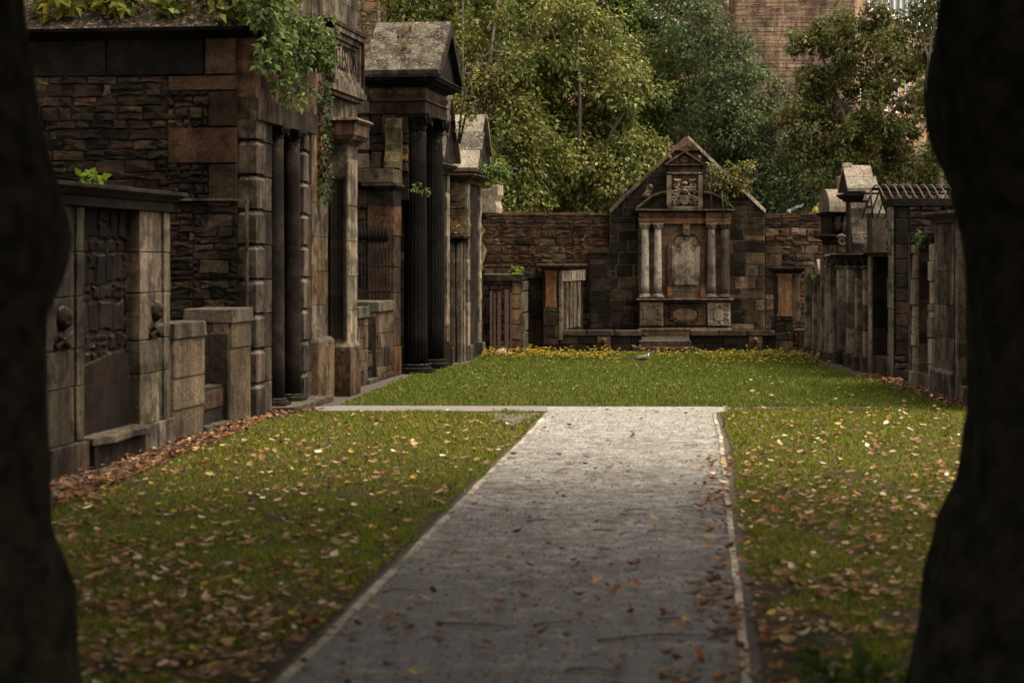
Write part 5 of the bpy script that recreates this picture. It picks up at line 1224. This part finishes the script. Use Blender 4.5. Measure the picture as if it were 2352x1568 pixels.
tree('reddish green sycamore with bare forked limbs behind the right tombs', 60, [(1850, 85, 34), (1930, 52, 36), (1990, 40, 42), (2060, 70, 40), (1900, 90, 46), (1960, 105, 50), (2030, 120, 52), (2090, 140, 48), (1870, 200, 50), (1950, 175, 62), (2040, 200, 62), (2110, 230, 55), (1830, 250, 52), (1900, 260, 70), (2000, 285, 72), (2080, 310, 62), (1860, 330, 60), (1950, 350, 66), (2050, 390, 62), (2120, 390, 50), (1900, 410, 60)], 62, .115, G_MAP, (1985, 330), dens=1.5, clump=(.2, .38), limbs=15, zj=.9)
tree('slim leafy tree close behind the right hand trunk', 57, [(2120, 30, 50), (2140, 120, 48), (2150, 220, 46), (2145, 310, 40), (2130, 400, 40), (2170, 60, 60), (2180, 200, 60), (2180, 330, 60), (2150, -40, 60)], 40, .12, G_MAP, (2160, 330), dens=1.3, clump=(.22, .42))
for i, (x0, x1, Z, lab) in enumerate(((880, 1130, 68, 'dark undergrowth thicket behind the left end of the boundary wall'), (1130, 1420, 69, 'dark undergrowth thicket behind the wall left of the memorial'), (1690, 1900, 64, 'dark undergrowth thicket behind the wall right of the memorial'), (1900, 2250, 70, 'dark undergrowth thicket behind the caged tomb'))):
    lob = [(x, R.uniform(380, 450), 75) for x in range(x0, x1, 45)]+[(x, 480, 60) for x in range(x0, x1, 60)]
    tree(lab, Z, lob, 46, .13, G_DARK, ((x0+x1)/2, 460), 'thicket', limbs=8, group='undergrowth behind the boundary wall')

# ================================================================== the two near trunks and their canopies
def near_tree(cx, Z, prof, label, seed, canopy):
    t = thing('broadleaf_tree', (cx, Z, 0), label, 'tree', 'near trees framing the view')
    n = 110; rings = []; rr = random.Random(seed); rd = [rr.uniform(-1, 1) for _ in range(n)]
    ph = [rr.uniform(0, 6.28) for _ in range(6)]
    zs = np.linspace(prof[0][0], prof[-1][0], 90)
    for z in zs:
        r = float(np.interp(z, [p[0] for p in prof], [p[1] for p in prof])); ring = []
        for k in range(n):
            a = 2*math.pi*k/n
            q = 1+.035*math.sin(3*a+ph[0]+z*.6)+.03*math.sin(7*a+ph[1]-z)+.018*math.sin(13*a+ph[2]+z*3)+.02*rd[int(k+2.2*math.sin(z*1.7+ph[3])+1.2*math.sin(z*4+ph[4])) % n]+rr.uniform(-.004, .004)
            ring.append((cx+math.cos(a)*r*q, Z+math.sin(a)*r*q, z))
        rings.append(ring)
    mb = MB(); mb.grid(rings, GY)
    top = Vector((cx, Z, zs[-1]))
    cents, rads = [], []
    for k in range(480):
        a = rr.uniform(0, 6.28); d = canopy*math.sqrt(rr.random()); z = 7.4+rr.uniform(0, 4.0)*(1-.3*d/canopy)+.0
        x, y = cx*1.3+math.cos(a)*d, Z-1.0+math.sin(a)*d*1.0
        z = max(z, CH+.135*max(y, 2)+1.3)
        if abs(x) > .27*max(y, 0)+2.5 and abs(x) > 4.5 or y < -2: z = rr.uniform(3.2, 10.5)  # outer clumps hung low out of view to block sky light from the foreground
        cents.append(Vector((x, y, z))); rads.append(rr.uniform(.7, 1.2))
    for k in range(12):
        c = cents[k*7]; mb.tube([top-Vector((0, 0, .3)), top.lerp(c, .4)+Vector((0, 0, .8)), c], [.22, .13, .04], 8, GY)
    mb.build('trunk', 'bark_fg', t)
    clump_leaves(cents, rads, 170, .25, G_MID, .4, .7, 'crown', t)
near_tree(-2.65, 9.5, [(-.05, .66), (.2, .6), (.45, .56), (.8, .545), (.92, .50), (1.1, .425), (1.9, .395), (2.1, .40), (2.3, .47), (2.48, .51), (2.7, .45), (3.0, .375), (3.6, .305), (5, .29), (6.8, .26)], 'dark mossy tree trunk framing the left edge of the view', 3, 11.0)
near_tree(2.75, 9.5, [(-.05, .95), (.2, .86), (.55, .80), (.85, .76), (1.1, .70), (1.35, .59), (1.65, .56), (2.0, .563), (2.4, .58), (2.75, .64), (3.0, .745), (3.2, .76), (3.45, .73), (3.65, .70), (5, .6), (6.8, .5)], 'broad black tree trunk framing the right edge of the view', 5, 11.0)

# ================================================================== plants on the tombs
def plant(name, label, cents, rads, per, size, pal, stems=(), cat='plant', droop=.4, flowers=None, fcol=(.16, .10, .17)):
    base = Vector(cents[0]); lo = Vector((base.x, base.y, min(c[2] for c in cents)-.1))
    t = thing(name, lo, label, cat)
    clump_leaves(cents, rads, per, size, pal, droop, .9, 'foliage', t)
    if stems:
        mb = MB()
        for s in stems: mb.tube(s, [.012+.006*(len(s)-i) for i in range(len(s))][:len(s)], 5, GY)
        mb.build('stem', 'twig', t)
    for f in (flowers or ()):
        mb = MB(); mb.tube([f, Vector(f)+Vector((.1, -.02, .02)), Vector(f)+Vector((.2, -.03, -.02))], [.012, .018, .005], 6, fcol); mb.build('flower_spike', M['leaf'], t)
    return t
G_BUSH = [((.085, .115, .03), 4), ((.12, .15, .045), 2), ((.045, .065, .016), 3.5), ((.17, .19, .08), .5)]
G_SYC = [((.13, .14, .02), 4), ((.2, .17, .03), 2), ((.07, .09, .015), 3), ((.25, .16, .03), .8)]
def LP(x, y, a, b): p = FL(a, b, zF(y, a, b)); return Vector(p)
# big buddleia hanging over the corner of the rubble mausoleum
cs, rs = [], []
for k in range(70):
    x = R.uniform(610, 748); y = R.uniform(-30, 250)
    if x > 705: y = R.uniform(55, 150)
    if x < 650 and y > 150: y = R.uniform(-20, 120)
    a = aF(x, .3); cs.append(LP(x, y, a*.99, .3+R.uniform(-.1, .15))); rs.append(R.uniform(.12, .24))
st = [[LP(660, 75, aF(650), -.1), LP(690, 110, aF(690, .3), .25), LP(735, 120, aF(735, .4), .35)], [LP(660, 75, aF(650), -.1), LP(680, 130, aF(680, .3), .3), LP(690, 230, aF(690, .3), .3)], [LP(670, 75, aF(660), -.1), LP(690, 30, aF(690, .1), .1), LP(700, -30, aF(700, .1), .1)]]
plant('buddleia_bush', 'leafy green bush spilling over the corner of the rubble mausoleum', cs, rs, 46, .11, G_BUSH, st, 'bush')
cs, rs = [], []
for k in range(110):
    x = R.choice([R.uniform(60, 300), R.uniform(370, 640)]); y = R.uniform(-60, 52)
    if 250 < x < 360: y = min(y, 15)
    a = aF(580)+R.uniform(.3, 1.6); cs.append(FL(a, bF(x, a), zF(y, a))); rs.append(R.uniform(.16, .3))
plant('sycamore_sapling', 'yellow green saplings growing along the roof of the rubble mausoleum', cs, rs, 26, .19, G_SYC, (), 'plant')
cs = [LP(R.uniform(735, 752)+(y-200)*-.02, y, aF(742, .06), .08) for y in range(195, 460, 9)]
plant('ivy', 'dark ivy creeping down the inscribed mausoleum', cs, [R.uniform(.06, .14) for _ in cs], 22, .08, [((.03, .05, .015), 4), ((.05, .075, .02), 2), ((.12, .05, .025), .8)], (), 'ivy')
F1 = FL(23.4, -.2, 3.22)
plant('fern', 'bright green fern on top of the skull tomb', [(F1[0]+dx, F1[1], F1[2]+.05+dz) for dx, dz in ((-.1, 0), (0, .05), (.1, .02), (.05, .0))], [.08]*4, 22, .11, [((.16, .22, .02), 3), ((.1, .16, .02), 2)], (), 'fern')
def RP(x, y, Z): return Vector((PX(x, Z), Z, PZ(y, Z)))
plant('roof_weeds', 'dry weeds growing from the joints of the steep mossy temple roof', [RP(930+R.uniform(-8, 25), y, 41.0) for y in (65, 80, 95, 110, 125, 60, 70)]+[RP(858+R.uniform(-4, 6), y, 41.2) for y in (110, 130, 140)], [.08]*10, 14, .10, [((.14, .10, .05), 3), ((.12, .12, .04), 2), ((.1, .05, .03), 1)], (), 'weeds')
plant('buddleia_bush', 'buddleia with fading purple spikes to the right of the temple roof', [RP(1060+R.uniform(-8, 30), 170+k*14+R.uniform(-8, 8), 44.5) for k in range(10)], [.13]*10, 20, .11, [((.13, .15, .03), 3), ((.09, .12, .03), 3), ((.12, .06, .03), 1)], [[RP(1052, 330, 44.6), RP(1060, 250, 44.5), RP(1078, 190, 44.5)], [RP(1055, 330, 44.6), RP(1075, 240, 44.5), RP(1100, 230, 44.5)]], 'bush', flowers=[RP(1066, 170, 44.4), RP(1078, 225, 44.4), RP(1070, 248, 44.4)])
plant('buddleia_bush', 'small leafy buddleia with one purple flower on the pale gabled tomb', [RP(1105+8*k+R.uniform(-4, 4), 392+R.uniform(-14, 10), 46.6) for k in range(9)], [.10]*9, 20, .12, [((.13, .19, .045), 3), ((.09, .14, .03), 3)], [[RP(1105, 400, 46.7), RP(1140, 385, 46.6), RP(1170, 388, 46.6)]], 'bush', flowers=[RP(1172, 389, 46.5)])
plant('weed_tuft', 'green weed tuft rooted in the black fluted column', [RP(958, 428, 40.6), RP(970, 433, 40.6), RP(948, 434, 40.6), RP(978, 440, 40.6)], [.08]*4, 16, .07, G_MID, (), 'weeds')
plant('weed_tuft', 'brownish weeds on the ledge of the small flat topped tomb', [RP(1038+9*k, 525+R.uniform(-12, 8), 45.7) for k in range(5)]+[RP(1056, 560+16*k, 45.9) for k in range(3)], [.10]*8, 16, .07, [((.1, .1, .03), 3), ((.14, .09, .04), 2)], (), 'weeds')
plant('fern', 'small yellow green fern on the low corner tomb', [RP(1180, 622, 48.9), RP(1190, 618, 48.9), RP(1186, 626, 48.9)], [.09]*3, 18, .10, [((.19, .2, .03), 3), ((.14, .17, .03), 2)], (), 'fern')
plant('buddleia_bush', 'pale green buddleia growing beside the memorial crest', [RP(1634+R.uniform(-13, 16)*(.3+k/14), 382+k*4, 53.6) for k in range(13)], [.09]*13, 16, .11, [((.12, .14, .04), 3), ((.17, .16, .05), 2), ((.08, .1, .03), 3)], [[RP(1634, 478, 53.7), RP(1632, 430, 53.6), RP(1630, 390, 53.6)]], 'bush')
plant('buddleia_bush', 'yellowing buddleia on the right slope of the memorial gable', [RP(1690+R.uniform(-24, 34), 410+R.uniform(-32, 34), 53.7) for k in range(20)], [.14]*20, 22, .11, [((.15, .15, .04), 3), ((.2, .17, .05), 2), ((.09, .1, .03), 2), ((.14, .07, .04), .8)], [[RP(1690, 440, 53.8), RP(1700, 410, 53.7), RP(1725, 385, 53.7)]], 'bush')
plant('weed_tuft', 'straggly weed on the memorial right of the reclining figure', [RP(1668+R.uniform(-6, 10), 450+k*6, 53.5) for k in range(5)], [.05]*5, 9, .07, G_MID, [[RP(1662, 500, 53.6), RP(1658, 440, 53.5)]], 'weeds')
plant('sapling', 'small yellow leaved sapling behind the wall by the barrel roof', [RP(1884, 478, 55.2), RP(1878, 488, 55.2), RP(1890, 488, 55.2), RP(1883, 494, 55.2)], [.12]*4, 16, .14, [((.3, .27, .05), 3), ((.2, .22, .04), 2)], (), 'plant')
plant('weed_tuft', 'green bramble leaves on the worn doorway of the right row', [RP(2112+R.uniform(-10, 14), 545+R.uniform(-10, 12), 35.6) for k in range(6)], [.07]*6, 12, .10, G_MID, (), 'weeds')
plant('weed_tuft', 'grassy tuft on the low tomb at the far end of the right row', [RP(1874, 632, 47.0), RP(1880, 636, 47.0)], [.08]*2, 20, .09, [((.13, .17, .03), 3)], (), 'weeds')
plant('ground_plant', 'green weeds growing at the foot of the right hand trunk', [(1.72+R.uniform(-.12, .2), 10.3+R.uniform(-.25, .3), .06+R.uniform(0, .22)) for k in range(12)], [.10]*12, 24, .09, [((.07, .10, .015), 3), ((.05, .07, .01), 2)], (), 'plant')
for i, (x, y) in enumerate(((1140, 806), (1162, 803), (1176, 806), (1152, 812))):
    X, Y = G(x, y+6); mb = MB(); rk = random.Random(i)
    mb.ell((X, Y, .08), (.13, .1, .11), jc((.30, .28, .25)), 9, 6, lambda d: 1+rk.uniform(-.22, .22)); o = mb.build('rubble_stone', 'pale', None, 0, (X, Y, 0))
    tag(o, 'loose grey rubble stone among the yellow flowers in the left corner', 'stone', 'loose rubble stones in the left corner')

# ================================================================== pigeon
def pigeon():
    X, Y = G(1477, 833); F = Fr((X, Y), (.97, .24), (-.24, .97)); mb = MB()
    pr = [(-.20, .105, .012, .03), (-.13, .105, .022, .035), (-.08, .11, .045, .05), (-.01, .115, .062, .062), (.06, .13, .058, .066), (.11, .155, .045, .05), (.14, .185, .032, .034), (.155, .215, .03, .032), (.175, .228, .028, .03), (.195, .226, .016, .018), (.21, .222, .006, .006), (.225, .218, .003, .003)]
    rings = [[F(x, wd*math.cos(2*math.pi*k/14), z+h*math.sin(2*math.pi*k/14)) for k in range(14)] for x, z, wd, h in pr]
    mb.grid(rings, (.10, .10, .105)); n = len(mb.c)
    for i in range(14*5, 14*6): mb.c[i] = (.55, .55, .53)
    for i in range(14*6, 14*9): mb.c[i] = (.10, .115, .125)
    for i in range(14*0, 14*1): mb.c[i] = (.05, .05, .05)
    o = mb.build('pigeon', M['dead'], None, 0, (X, Y, 0)); tag(o, 'grey wood pigeon with a white neck patch walking on the far lawn', 'bird')
    for s in (-1, 1):
        mb = MB(); mb.grid([[F(x, s*(wd+.006), .12+dz), F(x, s*(wd+.008), .15+dz), F(x, s*wd*.6, .175+dz)] for x, wd, dz in ((-.17, .012, -.03), (-.08, .045, -.015), (0, .062, 0), (.07, .055, .01))], (.12, .115, .115), False); mb.build('wing', M['dead'], o)
        mb = MB(); mb.tube([F(.01, s*.03, .06), F(.015, s*.03, .005), F(.04, s*.03, .004)], [.007, .005, .004], 5, (.3, .12, .1)); mb.build('leg', M['dead'], o)
pigeon()

# ================================================================== fallen leaves, twigs, flowers
LEAFC = [((.34, .22, .115), 3.6), ((.22, .125, .058), 6), ((.10, .055, .028), 4), ((.38, .26, .06), 1.3), ((.18, .08, .03), 3.4), ((.52, .43, .33), 1.5)]
def leaf_spots():
    n = 52000
    y = 8.5+34*NR.rand(n)**1.35; x = NR.uniform(-1, 1, n)*(y*.27+.4)
    onl = in_poly(x, y, LAWNS['left']); onr = in_poly(x, y, LAWNS['right']); onf = in_poly(x, y, LAWNS['far'])
    pl = np.interp(y, [p[1] for p in PL], [p[0] for p in PL]); pr = np.interp(y, [p[1] for p in PR], [p[0] for p in PR])
    onp = (x > pl) & (x < pr) & (y < 31)
    nz = vnoise(x, y, .8, 21)*.6+vnoise(x, y, .25, 22)*.4
    p = np.zeros(n)
    near = np.clip((31-y)/18, 0, 1)
    p = np.where(onl, .08+.62*near, p); p = np.where(onr, .22+.66*near, p)
    p = np.where(onf, .10*np.clip((x-2.0)/4, 0.04, 1)*np.clip((43-y)/8, 0, 1), p)
    ed = np.clip(1-(pr-x)/.55, 0, 1)
    p = np.where(onp, .03+.35*ed*np.clip((27-y)/10, 0, 1)+.02*near, p)
    row = np.interp(y, [p_[1] for p_ in LB], [p_[0] for p_ in LB])
    strip = (x < row+.1) & (x > row-.65) & (y < 30.5); p = np.where(strip, .95, p)
    stripr = (x > 7.0) & (x < 7.5) & (y > 30) & (y < 40); p = np.where(stripr, .9, p)
    k = NR.rand(n) < p*np.clip((nz-.18)*2.2, .1, 1.35)
    br = strip[k] | stripr[k] | onp[k]
    n2 = 1900; y2 = NR.uniform(15, 31, n2); x2 = np.interp(y2, [p_[1] for p_ in LB], [p_[0] for p_ in LB])+.06-np.abs(NR.normal(0, .33, n2)*NR.rand(n2)**.5)
    n3 = 1100; y3 = NR.uniform(31, 40, n3); x3 = 7.45-np.abs(NR.normal(0, .22, n3))
    n4 = 330; y4 = NR.uniform(9, 24, n4); x4 = np.interp(y4, [q[1] for q in PR], [q[0] for q in PR])+NR.normal(-.02, .13, n4)
    return np.concatenate([x[k], x2, x3, x4]), np.concatenate([y[k], y2, y3, y4]), np.concatenate([br, np.ones(n2+n3, bool), NR.rand(n4) < .6])
def leaf_shape(L, Wd, curl):
    """curled leaf of eight points: two faces each side of a midrib"""
    pts = []
    for u, wv in ((0, .05), (.3, .8), (.65, 1.0), (1.0, .08)):
        z = curl*(u-.5)**2*4*L*.3; pts.append((-Wd*.5*wv, (u-.5)*L, z+curl*wv*.25*Wd)); pts.append((0, (u-.5)*L, z)); pts.append((Wd*.5*wv, (u-.5)*L, z+curl*wv*.25*Wd))
    return pts
LF = []
for i in range(3):
    LF += [(3*i, 3*i+1, 3*i+4, 3*i+3), (3*i+1, 3*i+2, 3*i+5, 3*i+4)]
def fallen():
    x, y, br = leaf_spots(); o = np.argsort(y); x, y, br = x[o], y[o], br[o]; n = len(x)
    names = ['pale cream', 'tan', 'dark brown', 'yellow', 'rust brown', 'whitish']
    meshes = []
    for ci in range(6):
        ms = []
        for v in range(2):
            me = bpy.data.meshes.new('fallen_leaf'); me.from_pydata(leaf_shape(1, R.uniform(.55, .75), R.uniform(.5, 1.1)), [], LF); me.polygons.foreach_set('use_smooth', [True]*6)
            ca = me.color_attributes.new('Col', 'FLOAT_COLOR', 'POINT'); ca.data.foreach_set('color', np.tile(np.array([*LEAFC[ci][0], 1.0]), 12)); me.materials.append(M['dead']); ms.append(me)
        meshes.append(ms)
    wt = [c[1] for c in LEAFC]; K = 280
    vis = [i for i in range(n) if abs(x[i]) < y[i]*.245 and y[i] > 10.9][:K]; vs = set(vis)
    for i in vis:
        ci = R.choices(range(6), wt)[0]; ob = bpy.data.objects.new('fallen_leaf', meshes[ci][R.randrange(2)]); C.objects.link(ob)
        s = .045+.07*R.random()**1.3; ob.scale = (s, s, s); ob.location = (x[i], y[i], .02+R.uniform(0, .025)); ob.rotation_euler = (R.gauss(0, .16), R.gauss(0, .16), R.uniform(0, 6.28))
        pl, pr = interp(PL, y[i]), interp(PR, y[i]); where = 'on the near gravel path' if pl < x[i] < pr else ('on the near grass left of the path' if x[i] <= pl else 'on the near grass right of the path')
        tag(ob, '%s curled fallen leaf lying %s' % (names[ci], where), 'leaf', 'fallen leaves %s' % where)
    idx = np.array([i for i in range(n) if i not in vs]); m = len(idx); X, Y = x[idx], y[idx]; B = br[idx]
    V = np.zeros((m, 6, 4, 3)); L = .035+.085*NR.rand(m)**1.4; base = np.array(leaf_shape(1, .65, .8)); 
    a = NR.uniform(0, 6.28, m); ta = NR.normal(0, .2, m); tb = NR.normal(0, .2, m)
    P = base[None]*L[:, None, None]
    P = P*np.array([1, 1, 1])[None, None]; P[:, :, 2] *= NR.uniform(.2, 1.5, m)[:, None]
    P[:, :, 2] += P[:, :, 0]*ta[:, None]+P[:, :, 1]*tb[:, None]
    xx = P[:, :, 0]*np.cos(a)[:, None]-P[:, :, 1]*np.sin(a)[:, None]; yy = P[:, :, 0]*np.sin(a)[:, None]+P[:, :, 1]*np.cos(a)[:, None]
    Q = np.stack([xx+X[:, None], yy+Y[:, None], P[:, :, 2]+.03+NR.uniform(0, .02, m)[:, None]], 2)
    V = Q[:, np.array(LF).ravel(), :].reshape(-1, 3)
    col = pal_cols(m, LEAFC, .25); rust = pal_cols(m, [((.19, .085, .038), 4), ((.08, .04, .02), 4), ((.27, .16, .085), 1.4)], .25)
    col = np.where((B & (NR.rand(m) < .85))[:, None], rust, col)
    ob = np_mesh('leaf_litter', V, 4, np.repeat(col, 6, axis=0), 'dead', None, 'stuff'); tag(ob, 'scattered dead autumn leaves over the grass and along the walls', 'leaf litter')
fallen()
for i, (x, y, L) in enumerate(((1306, 1084, 60), (1115, 1115, 40), (1240, 1200, 60), (1391, 1203, 60), (1513, 1224, 62), (1462, 1177, 60), (1608, 1135, 60), (1582, 1171, 70), (1604, 1151, 24), (1386, 1224, 50), (1435, 1231, 24), (1462, 1208, 24), (1204, 1346, 60), (920, 1364, 80), (911, 1422, 80), (1090, 1442, 190), (1280, 1436, 130), (1497, 1471, 260), (1564, 1431, 110), (1364, 1549, 130), (902, 1537, 90), (1657, 1389, 110), (1591, 1026, 36), (1186, 1055, 50), (760, 1470, 110), (1010, 1300, 60))):
    X, Y = G(x, y); l = L*Y/FPX; mb = MB(); an = R.gauss(0, .6)
    F = Fr((X, Y), (math.cos(an), math.sin(an)), (-math.sin(an), math.cos(an)))
    pts = [F((q-.5)*l, R.gauss(0, .012)+.03*math.sin(q*4+i), .022+.012*math.sin(q*3.1)) for q in np.linspace(0, 1, 7)]; r = .0035+.002*R.random()+l*.0045
    mb.tube(pts, [r*(1-.6*q) for q in np.linspace(0, 1, 7)], 6, GY)
    if l > .35: mb.tube([pts[3], F(.12*l, .1*l, .03), F(.25*l, .16*l, .02)], [r*.6, r*.5, r*.25], 5, GY)
    o = mb.build('twig', 'twig', None, 0, (X, Y, .02)); tag(o, 'long forked dark stick lying across the near gravel path' if L > 120 else 'thin dark twig lying on the gravel path', 'twig', 'dead twigs scattered on the path')
def flowers():
    me_l = []
    for v in range(4):
        mb = MB(); h = (.11, .16, .21, .09)[v]; lean = R.uniform(-.05, .05)
        mb.tube([(0, 0, 0), (lean*.4, 0, h*.5), (lean, 0, h)], .004, 4, (.05, .07, .015))
        n = 9
        for k in range(n):
            a = 2*math.pi*k/n; a2 = a+.32; c = jc((.68, .43, .06), .14); r = .030
            mb.face([(lean, 0, h), (lean+math.cos(a)*r, math.sin(a)*r, h+.008), (lean+math.cos(a+.3)*r*1.05, math.sin(a+.3)*r*1.05, h+.008), (lean+math.cos(a+.6)*r, math.sin(a+.6)*r, h+.006)], c)
        mb.ell((lean, 0, h-.003), (.014, .014, .012), (.4, .26, .03), 7, 4)
        o = mb.build('hawkbit_flower', M['leaf'])
        me_l.append(o.data); bpy.data.objects.remove(o)
    pts = []
    while len(pts) < 760:
        x = R.uniform(-.7, 7.1); y = R.gauss(46.9, 1.35)
        d = 1.0 if x < 2.4 else (.35 if x < 4.3 else .8)
        if x < .8: y = R.gauss(47.6, 1.0)
        if x > 4.5: y -= abs(R.gauss(0, 1.3))
        if R.random() > d or not (43.6 < y < 49.9) or x < -.94+(y-45.2)*.12: continue
        pts.append((x, y))
    pts += [(R.uniform(-1, 6.5), R.uniform(34, 45)) for _ in range(16)]
    pts.sort(key=lambda p: p[1])
    for x, y in pts[:300]:
        o = bpy.data.objects.new('hawkbit_flower', me_l[R.randrange(4)] if y > 44.5 else me_l[3]); C.objects.link(o); o.location = (x, y, 0); o.rotation_euler = (0, 0, R.uniform(0, 6.28))
        tag(o, 'small yellow hawkbit flower on a thin stem at the far end of the lawn', 'flower', 'yellow flowers at the far end of the lawn')
    mb = MB()
    for x, y in pts[300:]:
        me = me_l[R.randrange(4)]; a = R.uniform(0, 6.28); ca, sa = math.cos(a), math.sin(a)
        cl = me.color_attributes['Col'].data
        for p in me.polygons:
            mb.face([(x+v.x*ca-v.y*sa, y+v.x*sa+v.y*ca, v.z) for v in (me.vertices[i].co for i in p.vertices)], tuple(cl[p.loop_start].color)[:3])
    o = mb.build('hawkbit_flowers', M['leaf']); o['kind'] = 'stuff'; tag(o, 'drift of yellow hawkbit flowers in front of the memorial walls', 'flowers')
    # white daisies dotted in the far lawn
    dm = MB()
    for k in range(7): a = 2*math.pi*k/7; dm.face([(0, 0, .05), (math.cos(a)*.022, math.sin(a)*.022, .056), (math.cos(a+.45)*.024, math.sin(a+.45)*.024, .056), (math.cos(a+.85)*.022, math.sin(a+.85)*.022, .056)], (.6, .58, .5))
    dm.tube([(0, 0, 0), (0, 0, .05)], .003, 4, (.05, .07, .015)); o0 = dm.build('daisy', M['leaf']); me = o0.data; bpy.data.objects.remove(o0)
    for k in range(60):
        y = R.uniform(33, 44); x = R.uniform(-1.3, 4.5)
        o = bpy.data.objects.new('daisy', me); C.objects.link(o); o.location = (x, y, .01); tag(o, 'tiny white daisy in the short grass of the far lawn', 'flower', 'white daisies in the far lawn')
flowers()
